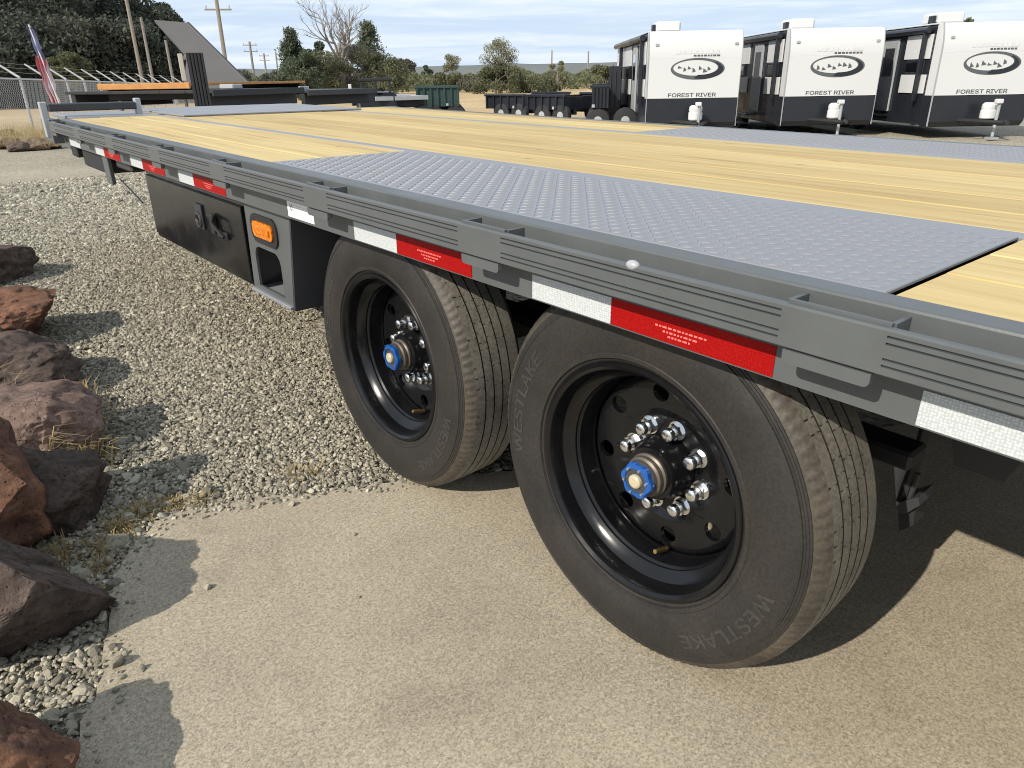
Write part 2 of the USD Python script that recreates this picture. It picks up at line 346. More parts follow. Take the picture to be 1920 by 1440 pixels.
rock_mat('rock_red', (0.095, 0.06, 0.046), (0.165, 0.09, 0.062), (0.27, 0.135, 0.078), (0.36, 0.23, 0.16))
rock_mat('rock_dark', (0.06, 0.046, 0.04), (0.10, 0.075, 0.063), (0.155, 0.115, 0.095), (0.25, 0.19, 0.15))
rock_mat('rock_pink', (0.10, 0.075, 0.062), (0.22, 0.15, 0.122), (0.31, 0.21, 0.17), (0.36, 0.285, 0.23))
rock_mat('rock_tan', (0.08, 0.058, 0.045), (0.17, 0.125, 0.095), (0.25, 0.19, 0.14), (0.36, 0.29, 0.21))


def leaf(name, a, b, trans=0.25):
    mat(name, {'g': ('geometry', {}), 'r': ('rgb_ramp', {'ramp': [(0.0, a), (1.0, b)]}), 'n': ('noise_texture', {'scale': 0.6, 'detail': 3.0}), 'ad': ('math', {'math_type': 'add'}), 'hf': ('math', {'math_type': 'multiply', 'value2': 0.5}),
               'd': ('principled_bsdf', {'roughness': 0.7, 'specular_ior_level': 0.25}), 't': ('translucent_bsdf', {}), 'm': ('mix_closure', {'fac': trans})},
        [('g.random_per_island', 'ad.value1'), ('g.position', 'n.vector'), ('n.fac', 'ad.value2'), ('ad.value', 'hf.value1'), ('hf.value', 'r.fac'), ('r.color', 'd.base_color'), ('r.color', 't.color'), ('d.BSDF', 'm.closure1'), ('t.BSDF', 'm.closure2')], surface='m.closure')


leaf('leaf_dark', (0.05, 0.058, 0.045), (0.115, 0.125, 0.09))
leaf('leaf_grey', (0.065, 0.07, 0.055), (0.14, 0.145, 0.105))
leaf('leaf_olive', (0.095, 0.102, 0.055), (0.18, 0.18, 0.10))
leaf('leaf_conifer', (0.075, 0.095, 0.06), (0.15, 0.175, 0.11))
leaf('leaf_pale', (0.16, 0.16, 0.095), (0.3, 0.285, 0.17))
leaf('leaf_brown', (0.105, 0.10, 0.075), (0.19, 0.178, 0.135))
leaf('straw', (0.30, 0.22, 0.10), (0.52, 0.42, 0.22), 0.2)
paint('bark', (0.11, 0.09, 0.07), 0.9, var=0.3)
paint('bark_grey', (0.2, 0.18, 0.16), 0.9, var=0.3)
paint('far_hill', (0.12, 0.13, 0.12), 0.95, var=0.1, scale=0.002)
paint('far_wood', (0.07, 0.08, 0.055), 0.95, var=0.35, scale=0.06)
paint('road_grey', (0.2, 0.195, 0.185), 0.9, var=0.1)

# ---------------------------------------------------------------- ground
xs = np.unique(np.r_[-3000, -1200, -500, -200, -90, np.linspace(-40, 60, 101), 90, 200, 500, 1200, 3000])
gx, gy = np.meshgrid(xs, xs, indexing='ij')
gzv = gz(gx, gy) - 0.022
n = len(xs); idx = np.arange(n * n).reshape(n, n)
gf = np.stack([idx[:-1, :-1], idx[1:, :-1], idx[1:, 1:], idx[:-1, 1:]], -1).reshape(-1, 4)
MB().add(np.c_[gx.ravel(), gy.ravel(), gzv.ravel()], gf).build('ground', 'ground', kind='structure', smooth=True)

# concrete pad with its rounded corner beside the rocks
edge = [(6.5, -1.6), (4.2, -0.3), (3.0, 0.42), (2.0, 0.93), (1.176, 1.40), (1.02, 1.487), (0.893, 1.572), (0.675, 1.672), (0.50, 1.775), (0.35, 1.838), (0.285, 1.825), (0.235, 1.78), (0.185, 1.708), (0.14, 1.63), (0.105, 1.50), (0.07, 1.38), (0.03, 1.27), (-0.04, 1.14), (-0.10, 1.0), (-0.16, 0.8), (-0.3, 0.2), (-0.6, -1.2), (-0.9, -3.0), (6.5, -3.0)]
R0 = rng(3)
dense = []
for (a, b) in zip(edge, edge[1:] + edge[:1]):
    L = math.hypot(b[0] - a[0], b[1] - a[1]); k = max(1, int(L / 0.03)) if max(a[1], b[1]) > 0.5 and min(a[0], b[0]) < 2 else 1
    for i in range(k):
        t = i / k; w = 0.006 if k > 1 else 0
        dense.append((a[0] + (b[0] - a[0]) * t + R0.normal(0, w), a[1] + (b[1] - a[1]) * t + R0.normal(0, w)))
slab_poly = Polygon(dense).buffer(0)
MB().prism(slab_poly, 'z', -0.12, 0.0).build('concrete_pad', 'concrete', kind='structure')

# gravel: real stones near, larger spacing farther out
from shapely import contains_xy
protos = []
Rp = rng(11)
UsdGeom.Scope.Define(stage, '/World/Looks')
gp = UsdGeom.PointInstancer.Define(stage, '/World/gravel')
tag(gp.GetPrim(), 'tan and grey crushed gravel spread beside the trailer and around the rocks', 'gravel', kind='stuff')
for k in range(7):
    t = trimesh.creation.icosphere(1, 1.0)
    v = t.vertices + Rp.normal(0, 0.2, t.vertices.shape)
    t = trimesh.convex.convex_hull(v * (1.0, Rp.uniform(0.65, 0.95), Rp.uniform(0.5, 0.75)))
    usdkit.mesh(stage, f'/World/gravel/pebble_{k:03d}' if k else '/World/gravel/pebble', t, M['pebble'], smooth=False)
    protos.append(Sdf.Path(f'/World/gravel/pebble_{k:03d}' if k else '/World/gravel/pebble'))
P, S = [], []


def scatter(x0, x1, y0, y1, dens, size, seed, test):
    r = rng(seed); k = int((x1 - x0) * (y1 - y0) * dens)
    q = np.c_[r.uniform(x0, x1, k), r.uniform(y0, y1, k)]
    q = q[test(q)]
    s = size * r.lognormal(0, 0.32, len(q))
    P.append(np.c_[q, gz(q[:, 0], q[:, 1]) - 0.014 + s * r.uniform(-0.1, 0.75, len(q))]); S.append(s)


off_slab = lambda q: ~contains_xy(slab_poly.buffer(0.005), q[:, 0], q[:, 1])
inview = lambda q: off_slab(q) & (q[:, 0] > -0.45 + 0.0 * q[:, 1]) & (q[:, 1] > q[:, 0] * 0.35 - 0.2)
scatter(-0.5, 1.35, 0.6, 3.2, 20000, 0.0043, 1, inview)
scatter(-0.5, 1.6, 3.2, 5.5, 13500, 0.0050, 2, inview)
scatter(-0.5, 2.2, 5.5, 8.0, 7500, 0.0068, 4, inview)
scatter(-0.5, 3.2, 8.0, 12.0, 3000, 0.0105, 5, inview)
scatter(-0.3, 0.5, 1.0, 2.6, 500, 0.010, 6, inview)
# a few stray stones on the pad near its edge
near_edge = lambda q: contains_xy(slab_poly, q[:, 0], q[:, 1]) & ~contains_xy(slab_poly.buffer(-0.05), q[:, 0], q[:, 1]) & (q[:, 1] > 0.6) & (q[:, 0] < 1.0)
r = rng(8); q = np.c_[r.uniform(-0.2, 1.2, 60000), r.uniform(0.6, 2, 60000)]; q = q[near_edge(q)][:260]
P.append(np.c_[q, np.full(len(q), 0.002)]); S.append(0.004 * r.lognormal(0, 0.4, len(q)))
for (x, y, s) in ((0.305, 1.462, 0.009), (0.09, 1.345, 0.016), (0.66, 1.42, 0.005), (0.55, 1.20, 0.004), (0.12, 1.30, 0.008), (0.60, 1.66, 0.010)):
    P.append([[x, y, s * 0.5]]); S.append([s])
P, S = np.vstack(P), np.concatenate(S)
r = rng(9)
qs = r.normal(0, 1, (len(P), 4)); qs /= np.linalg.norm(qs, axis=1, keepdims=True)
flat = np.zeros_like(qs); a = r.uniform(0, math.pi, len(P)); flat[:, 0] = np.cos(a); flat[:, 3] = np.sin(a)
qs = 0.45 * qs + flat; qs /= np.linalg.norm(qs, axis=1, keepdims=True)
gp.CreatePrototypesRel().SetTargets(protos)
gp.CreateProtoIndicesAttr(Vt.IntArray.FromNumpy(r.integers(0, 7, len(P)).astype(np.int32)))
gp.CreatePositionsAttr(Vt.Vec3fArray.FromNumpy(P.astype(np.float32)))
gp.CreateScalesAttr(Vt.Vec3fArray.FromNumpy(np.repeat(S[:, None], 3, 1).astype(np.float32)))
gp.CreateOrientationsAttr(Vt.QuathArray([Gf.Quath(float(a), float(b), float(c), float(d)) for a, b, c, d in qs]))


# ---------------------------------------------------------------- the trailer
SL = 0.0152
TB = np.array([1.9, 1.6, 0.0])
trailer = thing('flatbed_trailer', TB, 'grey flatbed trailer with pine plank deck, tread plates and red and white reflective tape', 'trailer')


def tx(v):
    """the frame sits nose-up by a degree and leans a little to its far side"""
    v = np.array(v, float); y, z, x = v[:, 1].copy(), v[:, 2].copy(), v[:, 0].copy()
    v[:, 2] = z + SL * (y - 1.0) - 0.005 * (x - 0.83)
    v[:, 1] = y - SL * (z - 0.75)
    return v


def tp(mb, name, m, **k):
    return mb.build(name, m, k.pop('parent', trailer), xf=tx, **k)


XD, XR, XC, ZD = 0.832, 0.777, 0.8325, 0.832
Y0, Y1, XF = -4.4, 4.95, 3.02
# planks
r = rng(21)


def plank(x0, x1, y0, y1):
    ya, yb = y0 + r.uniform(0, 0.003), y1 - r.uniform(0, 0.003); dz = r.uniform(-0.0012, 0.0012)
    tp(MB().bbox(x0 + 0.0018, x1 - 0.0018, ya, yb, ZD - 0.042, ZD - 0.002 + dz, 0.0025), 'plank', 'pine')


cx = np.linspace(1.398, 2.478, 7)
for a, b in zip(cx, cx[1:]):
    plank(a, b, Y0, Y1)
for a, b in zip(np.linspace(0.879, 1.354, 4), np.linspace(0.879, 1.354, 4)[1:]):
    plank(a, b, 2.132, Y1); plank(a, b, Y0, 0.3355)
for a, b in zip(np.linspace(2.522, 2.974, 4), np.linspace(2.522, 2.974, 4)[1:]):
    plank(a, b, 2.132, Y1); plank(a, b, Y0, 0.3355)
# steel strips: tops of the main beams
for x0, x1 in ((1.3555, 1.3965), (2.4795, 2.5205)):
    b = MB().bbox(x0, x1, Y0, Y1, ZD - 0.012, ZD - 0.001, 0.002)
    tp(b, 'main_beam', 'plate_paint')
    tp(MB().box((x0 + x1) / 2 - 0.004, (x0 + x1) / 2 + 0.004, Y0, Y1, ZD - 0.28, ZD - 0.0125), 'beam_web', 'black_matt')
    tp(MB().bbox(x0 - 0.03, x1 + 0.03, Y0, Y1, ZD - 0.292, ZD - 0.2805, 0.002), 'beam_flange', 'black_matt')


def tread_plate(x0, x1, y0, y1):
    pl = tp(MB().bbox(x0, x1, y0, y1, ZD - 0.006, ZD, 0.002), 'tread_plate', 'plate_paint')
    s = 0.0235; lug = MB(); i = 0
    nx, ny = int((x1 - x0 - 0.02) / s), int((y1 - y0 - 0.02) / s)
    for i in range(nx):
        for j in range(ny):
            x, y = x0 + 0.016 + i * s, y0 + 0.016 + j * s
            a = math.radians(45 if (i + j) % 2 else -45); c, sn = math.cos(a), math.sin(a)
            L, wd = 0.0135, 0.0036
            ring = [(L, 0), (0, wd), (-L, 0), (0, -wd)]
            v = [(x + c * p - sn * q, y + sn * p + c * q, ZD - 0.0004) for p, q in ring] + [(x + c * p * 0.55 - sn * q * 0.4, y + sn * p * 0.55 + c * q * 0.4, ZD + 0.0017) for p, q in ring]
            lug.add(v, [[0, 1, 5, 4], [1, 2, 6, 5], [2, 3, 7, 6], [3, 0, 4, 7], [4, 5, 6, 7]])
    lug.build('raised_lugs', 'plate_paint', pl, xf=tx, kind='stuff')


tread_plate(0.8775, 1.3545, 0.341, 2.129)
tread_plate(2.5215, 2.976, 0.341, 2.129)

# side channels with top flange; the gap at the plate is stitch-welded
for s in (1, -1):
    X = (lambda x: x) if s == 1 else (lambda x: 2 * 1.926 - x)
    prof = [(XD, 0.697), (XD, ZD - 0.004), (XD + 0.0012, ZD - 0.0012), (XD + 0.004, ZD), (0.8735, ZD), (0.8735, ZD - 0.007), (XD + 0.008, ZD - 0.007), (XD + 0.008, 0.705), (XD + 0.05, 0.705), (XD + 0.05, 0.697)]
    prof = [(X(a), b) for a, b in prof]
    tp(MB().prism(prof, 'y', Y0, Y1), 'side_channel', 'grey_paint')
    if s == 1:
        for (ya, yb) in ((2.02, 2.128), (1.46, 1.60), (1.05, 1.11), (0.343, 0.452)):
            tp(MB().box(0.8725, 0.8785, ya, yb, ZD - 0.005, ZD - 0.0006), 'weld_bead', 'plate_paint')

tp(MB().box(0.862, 0.890, 0.325, 2.14, 0.8160, 0.8245), 'backing_strip', 'grey_paint')
tp(MB().box(0.862, 0.8800, Y0, 0.3245, 0.8160, 0.8245), 'backing_strip', 'grey_paint')
tp(MB().box(0.862, 0.8800, 2.1405, Y1, 0.8160, 0.8245), 'backing_strip', 'grey_paint')
tp(MB().box(0.880, 1.3545, 0.322, 0.352, 0.7795, 0.7865), 'cross_bar', 'grey_paint')
# rub rails: grooved bars between the stake pockets
PK = [-3.576, -2.921, -2.266, -1.611, -0.956, -0.301, 0.354, 1.011, 1.656, 2.32, 2.97, 3.63, 4.28, 4.88]


def rail(y0, y1, grooved, X):
    t, ZB, ZT = 0.0105, 0.767, 0.821
    p = [(XR + 0.0015, ZB), (XR, ZB + 0.0015)]
    if grooved:
        for zc in (0.7785, 0.7865, 0.8045, 0.8125):
            p += [(XR, zc - 0.0014), (XR + 0.004, zc - 0.0012), (XR + 0.004, zc + 0.0012), (XR, zc + 0.0014)]
    p += [(XR, ZT - 0.0025), (XR + 0.0025, ZT), (XR + t, ZT), (XR + t, ZB)]
    tp(MB().prism([(X(a), b) for a, b in p], 'y', y0, y1), 'rub_rail', 'grey_paint')


for s in (1, -1):
    X = (lambda x: x) if s == 1 else (lambda x: 2 * 1.926 - x)
    ends = [Y0] + [v for c in PK for v in (c - 0.0625, c + 0.0625)] + [Y1]
    for i, (a, b) in enumerate(zip(ends, ends[1:])):
        if b - a > 0.01 and (s == 1 or i % 2 == 0):
            rail(a, b, i % 2 == 0, X)
    for c in PK:
        if c < -0.4 and s == 1:
            continue
        b = MB(); h = 0.061
        xa, xb = sorted((X(XR + 0.0108), X(XR + 0.0165))); b.box(xa, xb, c - h, c + h, 0.769, 0.8245); b.box(xa, xb, c - 0.05, c + 0.05, 0.751, 0.769)
        xa, xb = sorted((X(XR + 0.0168), X(XD - 0.0005)))
        for q in (-1, 1):
            b.box(xa, xb, c + q * h - 0.003, c + q * h + 0.003, 0.769, 0.8235)
        tp(b, 'stake_pocket', 'grey_paint')
        if s == 1:
            L = 0.054
            ang = np.linspace(0, math.pi / 2, 5)
            zz0, zz1, rr_ = 0.7475, 0.7645, 0.0075
            pts = [(c - L + rr_ - rr_ * math.cos(t), zz0 + rr_ - rr_ * math.sin(t)) for t in ang] + [(c + L - rr_ + rr_ * math.sin(t), zz0 + rr_ - rr_ * math.cos(t)) for t in ang]
            pts += [(c + L, zz1), (c - L, zz1)]
            tp(MB().prism(pts, 'x', XR + 0.001, XR + 0.0105), 'pocket_foot', 'grey_paint')
# front and rear end of the side frame
tp(MB().bbox(XR, XF + 0.06, Y1 + 0.0005, Y1 + 0.03, 0.70, ZD - 0.001, 0.003), 'front_rail', 'grey_paint')
# reflective tape, 1 mm proud of the channel
XT = XC - 0.0017
zt0, zt1 = 0.6995, 0.7435


def strip(y0, y1, colour, z1=zt1):
    return tp(MB().box(XT, XC - 0.0007, y0, y1, zt0, z1), 'reflective_tape', 'tape_' + colour)


def printed(y0, y1):
    t = strip(y0, y1, 'red'); c = (y0 + y1) / 2 + 0.01; b = MB(); q = rng(abs(int(y0 * 1000)) + 7)
    for row, (half, z) in enumerate(((0.045, 0.7225), (0.03, 0.7155), (0.02, 0.709))):
        yy_ = c + half
        while yy_ > c - half:
            w_ = q.uniform(0.003, 0.008); b.box(XT - 0.0003, XT - 0.0001, yy_ - w_, yy_, z - 0.0014, z + 0.0014); yy_ -= w_ + 0.0025
    b.build('tape_print', 'tape_print', t, xf=tx)


strip(0.082, 0.2600, 'white')
printed(0.444, 0.7345); strip(0.7355, 0.925, 'white')
printed(1.105, 1.381); strip(1.382, 1.575, 'white')
printed(2.43, 2.74); strip(2.741, 2.905, 'white')
printed(3.08, 3.38); strip(3.381, 3.56, 'white')
printed(3.74, 4.03); strip(4.031, 4.20, 'white')
strip(4.55, 4.80, 'white')
printed(-0.2, 0.081)
lab = tp(MB().box(XT, XC - 0.0007, 1.792, 1.952, 0.7035, 0.7465), 'sticker', 'white_label', label='white sticker with black lettering')
b = MB()
tm = meshkit.text_mesh('U', 0.017, 0.0004, bold=True); v = tm.vertices
b.add(np.c_[XT - 0.0001 - v[:, 2], 1.936 - v[:, 0], 0.7225 + v[:, 1]], tm.faces)
b.build('lettering', 'ink', lab, xf=tx)
b = MB(); q = rng(5)
for z in (0.738, 0.731, 0.722, 0.714, 0.709):
    yy_ = 1.912
    while yy_ > 1.80:
        w_ = q.uniform(0.004, 0.012); b.box(XT - 0.0003, XT - 0.0001, yy_ - w_, yy_, z - 0.0012, z + 0.0012); yy_ -= w_ + 0.005
b.build('small_print', 'rv_pale_print', lab, xf=tx)
# small white cap on the rail top
tp(MB().mesh(trimesh.creation.uv_sphere(0.0075, (8, 12)).apply_scale((1, 1.6, 1)).apply_translation((XR + 0.005, 0.655, 0.8205))), 'clearance_cap', 'rv_grey', smooth=True)

# toolbox under the frame
XB = 0.905
bx = tp(MB().bbox(XB, 1.34, 2.475, 3.655, 0.362, 0.668, 0.006), 'toolbox', 'black_gloss')
MB().bbox(XB - 0.011, XB - 0.0005, 2.500, 3.63, 0.385, 0.650, 0.005).build('toolbox_door', 'black_gloss', bx, xf=tx)
lat = MB()
lat.bbox(XB - 0.02, XB - 0.0115, 2.90, 2.975, 0.51, 0.605, 0.006)
t = trimesh.creation.torus(0.026, 0.007, 20, 8); t.apply_transform(trimesh.transformations.rotation_matrix(math.pi / 2, (0, 1, 0))); t.apply_translation((XB - 0.022, 2.935, 0.545)); lat.mesh(t)
lat.build('latch_handle', 'dark_steel', bx, xf=tx, smooth=30)
t = trimesh.creation.cylinder(0.012, 0.012, sections=16); t.apply_transform(trimesh.transformations.rotation_matrix(math.pi / 2, (0, 1, 0))); t.apply_translation((XB - 0.026, 2.935, 0.54))
MB().mesh(t).build('lock', 'chrome', bx, xf=tx, smooth=30)
b = MB().bbox(XB - 0.03, XB - 0.0115, 2.755, 2.785, 0.515, 0.59, 0.004); b.bbox(XB - 0.022, XB - 0.0115, 2.65, 2.75, 0.51, 0.535, 0.004); b.tube([(XB - 0.02, 2.765, 0.585), (XB - 0.045, 2.72, 0.565), (XB - 0.03, 2.66, 0.52)], 0.006)
b.build('latch_bracket', 'black_matt', bx, xf=tx)

# side step with the amber marker light
XS = 0.862
outer = Polygon([(2.078, 0.400), (2.022, 0.6955), (2.366, 0.6955), (2.388, 0.400)])


def oval(y0, y1, z0, z1, r_):
    return Polygon([(y0 + r_, z0 + r_), (y1 - r_, z0 + r_), (y1 - r_, z1 - r_), (y0 + r_, z1 - r_)]).buffer(r_, 8)


lamp_hole = oval(2.128, 2.318, 0.576, 0.656, 0.032)
step_hole = oval(2.135, 2.335, 0.375, 0.552, 0.04).intersection(Polygon([(1.9, 0.414), (2.6, 0.414), (2.6, 0.7), (1.9, 0.7)]))
st = tp(MB().prism(outer.difference(lamp_hole).difference(step_hole), 'x', XS, XS + 0.008), 'side_step', 'grey_paint')
b = MB().hexa([(XS + 0.0005, 2.070, 0.385), (XS + 0.36, 2.070, 0.385), (XS + 0.36, 2.0775, 0.385), (XS + 0.0005, 2.0775, 0.385), (XS + 0.0005, 2.0145, 0.6955), (XS + 0.36, 2.0145, 0.6955), (XS + 0.36, 2.0215, 0.6955), (XS + 0.0005, 2.0215, 0.6955)]); b.box(XS + 0.0085, XS + 0.36, 2.389, 2.395, 0.385, 0.6955)
b.box(XS + 0.35, XS + 0.358, 2.082, 2.388, 0.41, 0.695)
b.build('step_side', 'dark_steel', st, xf=tx)
MB().bbox(XS - 0.012, XS + 0.345, 2.079, 2.387, 0.388, 0.3995, 0.003).build('step_tread', 'plate_paint', st, xf=tx)
bez = lamp_hole.buffer(0.006).difference(oval(2.146, 2.300, 0.589, 0.643, 0.02))
lb = tp(MB().prism(bez, 'x', XS - 0.006, XS - 0.0003), 'marker_light', 'black_matt', label='black oval marker light housing with amber lens')
lens = oval(2.148, 2.298, 0.591, 0.641, 0.018)
b = MB().prism(lens, 'x', XS - 0.011, XS + 0.004)
b.prism(lens.buffer(-0.016), 'x', XS - 0.017, XS - 0.0112)
b.build('lens', 'amber_lens', lb, xf=tx)
MB().prism(lamp_hole.buffer(-0.001), 'x', XS + 0.006, XS + 0.03).build('housing', 'black_matt', lb, xf=tx)

# front parts under the nose
b = MB().bbox(0.86, 1.3, 4.22, 4.70, 0.595, 0.69, 0.01)
tp(b, 'battery_box', 'black_matt')
tp(MB().bbox(0.85, 1.2, 4.80, 4.93, 0.63, 0.70, 0.008), 'hose_box', 'black_matt')
tp(MB().bbox(0.85, 0.87, 4.10, 4.20, 0.555, 0.692, 0.003), 'frame_bracket', 'grey_paint')
tp(MB().bbox(0.87, 1.3, 3.76, 4.02, 0.645, 0.69, 0.008), 'frame_gusset', 'dark_steel')
tp(MB().tube([(0.88, 4.05, 0.585), (0.9, 3.93, 0.53), (0.9, 3.80, 0.50)], 0.004), 'air_hose', 'black_matt')
# neck deck ahead of the planks
tp(MB().bbox(1.42, 2.60, 4.64, 5.75, ZD + 0.0005, ZD + 0.010, 0.002), 'neck_plate', 'plate_paint')
tp(MB().bbox(0.93, 1.4195, Y1 + 0.031, 5.75, ZD - 0.02, ZD - 0.004, 0.002), 'neck_plate', 'plate_paint')
tp(MB().bbox(1.45, 1.60, Y1 + 0.035, 5.7, 0.60, ZD - 0.03, 0.01), 'neck_beam', 'grey_paint')
tp(MB().bbox(2.27, 2.42, Y1 + 0.035, 5.7, 0.60, ZD - 0.03, 0.01), 'neck_beam', 'grey_paint')
tp(MB().bbox(0.84, 1.33, 5.26, 5.33, ZD + 0.025, ZD + 0.07, 0.006), 'head_bar', 'dark_steel')
tp(MB().bbox(0.80, 0.839, 5.27, 5.32, ZD - 0.12, ZD + 0.08, 0.004), 'head_bar_post', 'galvanised')
tp(MB().bbox(1.3305, 1.365, 5.27, 5.32, ZD - 0.019, ZD + 0.09, 0.004), 'head_bar_post', 'galvanised')
tp(MB().bbox(0.86, 0.92, Y1 + 0.031, 5.75, 0.66, ZD - 0.03, 0.006), 'neck_side', 'grey_paint')
# cross-members, axles, springs, hangers
for k, y in enumerate(np.arange(-4.2, 4.9, 0.41)):
    if 0.3 < y < 2.1 or True:
        tp(MB().box(XD + 0.009, 3.005, y - 0.004, y + 0.004, 0.72, 0.786).box(XD + 0.051, 2.96, y - 0.025, y + 0.025, 0.712, 0.7195), 'cross_member', 'black_matt')
YW = (0.7254, 1.5901)
ZW = 0.372
for y in YW:
    tp(MB().tube([(1.02, y, ZW - 0.005), (2.83, y, ZW - 0.005)], 0.055, 14), 'axle', 'black_matt', smooth=30)
    tp(MB().bbox(1.20, 1.27, y - 0.36, y + 0.36, 0.44, 0.475, 0.006).bbox(1.19, 1.28, y - 0.06, y + 0.06, 0.36, 0.52, 0.006), 'leaf_spring', 'black_matt')
    tp(MB().tube([(1.13, y, ZW), (1.16, y, ZW)], 0.165, 32), 'brake_drum', 'black_matt', smooth=30)
for y in (0.26, 1.158, 2.03):
    tp(MB().hexa([(1.17, y - 0.035, 0.50), (1.30, y - 0.035, 0.50), (1.30, y + 0.035, 0.50), (1.17, y + 0.035, 0.50), (1.17, y - 0.10, 0.71), (1.30, y - 0.10, 0.71), (1.30, y + 0.10, 0.71), (1.17, y + 0.10, 0.71)]), 'spring_hanger', 'black_matt')
# the far side: toolbox, and the tail of the frame
tp(MB().bbox(2.51, 2.945, 2.48, 3.66, 0.365, 0.668, 0.006), 'toolbox', 'black_gloss')
tp(MB().bbox(0.95, 2.9, -4.38, -4.3, 0.40, 0.71, 0.008), 'rear_bumper', 'grey_paint')
for y in YW:
    tp(MB().lathe_x([(2.965, 0.20), (2.972, 0.30), (2.965, 0.345), (2.93, 0.372), (2.80, 0.372), (2.765, 0.345), (2.757, 0.30), (2.765, 0.20)], y, ZW + 0.002, 48).lathe_x([(2.90, 0.001), (2.90, 0.205), (2.80, 0.205), (2.80, 0.001)], y, ZW + 0.002, 32), 'far_wheel', 'tyre_side', smooth=35)
# brake gear and hanger plate glimpsed behind the rear wheel


def onx(px, py, X):
    d = ray(px, py); return CAM + d * (X / d[0])


def slab_px(pts, X, th):
    P_ = np.array([onx(px, py, X) for px, py in pts]); c_ = P_[:, 1:].copy()
    return MB().prism(Polygon(c_).buffer(0), 'x', X, X + th)


slab_px([(1676, 872), (1710, 882), (1690, 938), (1681, 948)], 1.38, 0.012).build('hanger_plate', 'rv_white', trailer)
MB().tube([onx(1738, 790, 1.36), onx(1722, 852, 1.355), onx(1690, 940, 1.35)], 0.010, 8).build('brake_hose', 'black_matt', trailer, smooth=30)
MB().tube([onx(1722, 888, 1.34), onx(1705, 935, 1.34)], 0.005, 6).build('brake_line', 'dark_steel', trailer, smooth=30)
slab_px([(1685, 942), (1722, 932), (1724, 948), (1700, 962), (1684, 962)], 1.33, 0.07).build('brake_chamber', 'dark_steel', trailer)
slab_px([(1684, 963), (1716, 955), (1712, 985), (1686, 996)], 1.345, 0.05).build('brake_lever', 'black_matt', trailer)


# ---------------------------------------------------------------- wheels
def tyre_profile():
    half = [(0.012, 0.224), (0.004, 0.232), (0.0005, 0.2405), (-0.0045, 0.2425), (-0.0055, 0.2500), (-0.0040, 0.2515), (-0.0085, 0.268), (-0.0105, 0.282), (-0.0112, 0.296), (-0.0106, 0.312), (-0.0085, 0.326),
            (-0.0055, 0.3365), (-0.0065, 0.3372), (-0.0058, 0.3395), (-0.0035, 0.3402), (-0.0030, 0.3435), (-0.0018, 0.3440), (-0.0008, 0.3475), (0.0005, 0.3480), (0.0015, 0.3515), (0.0030, 0.3520), (0.0046, 0.3555), (0.0075, 0.3600), (0.0120, 0.3655), (0.0180, 0.3695), (0.0235, 0.3722)]
    return half


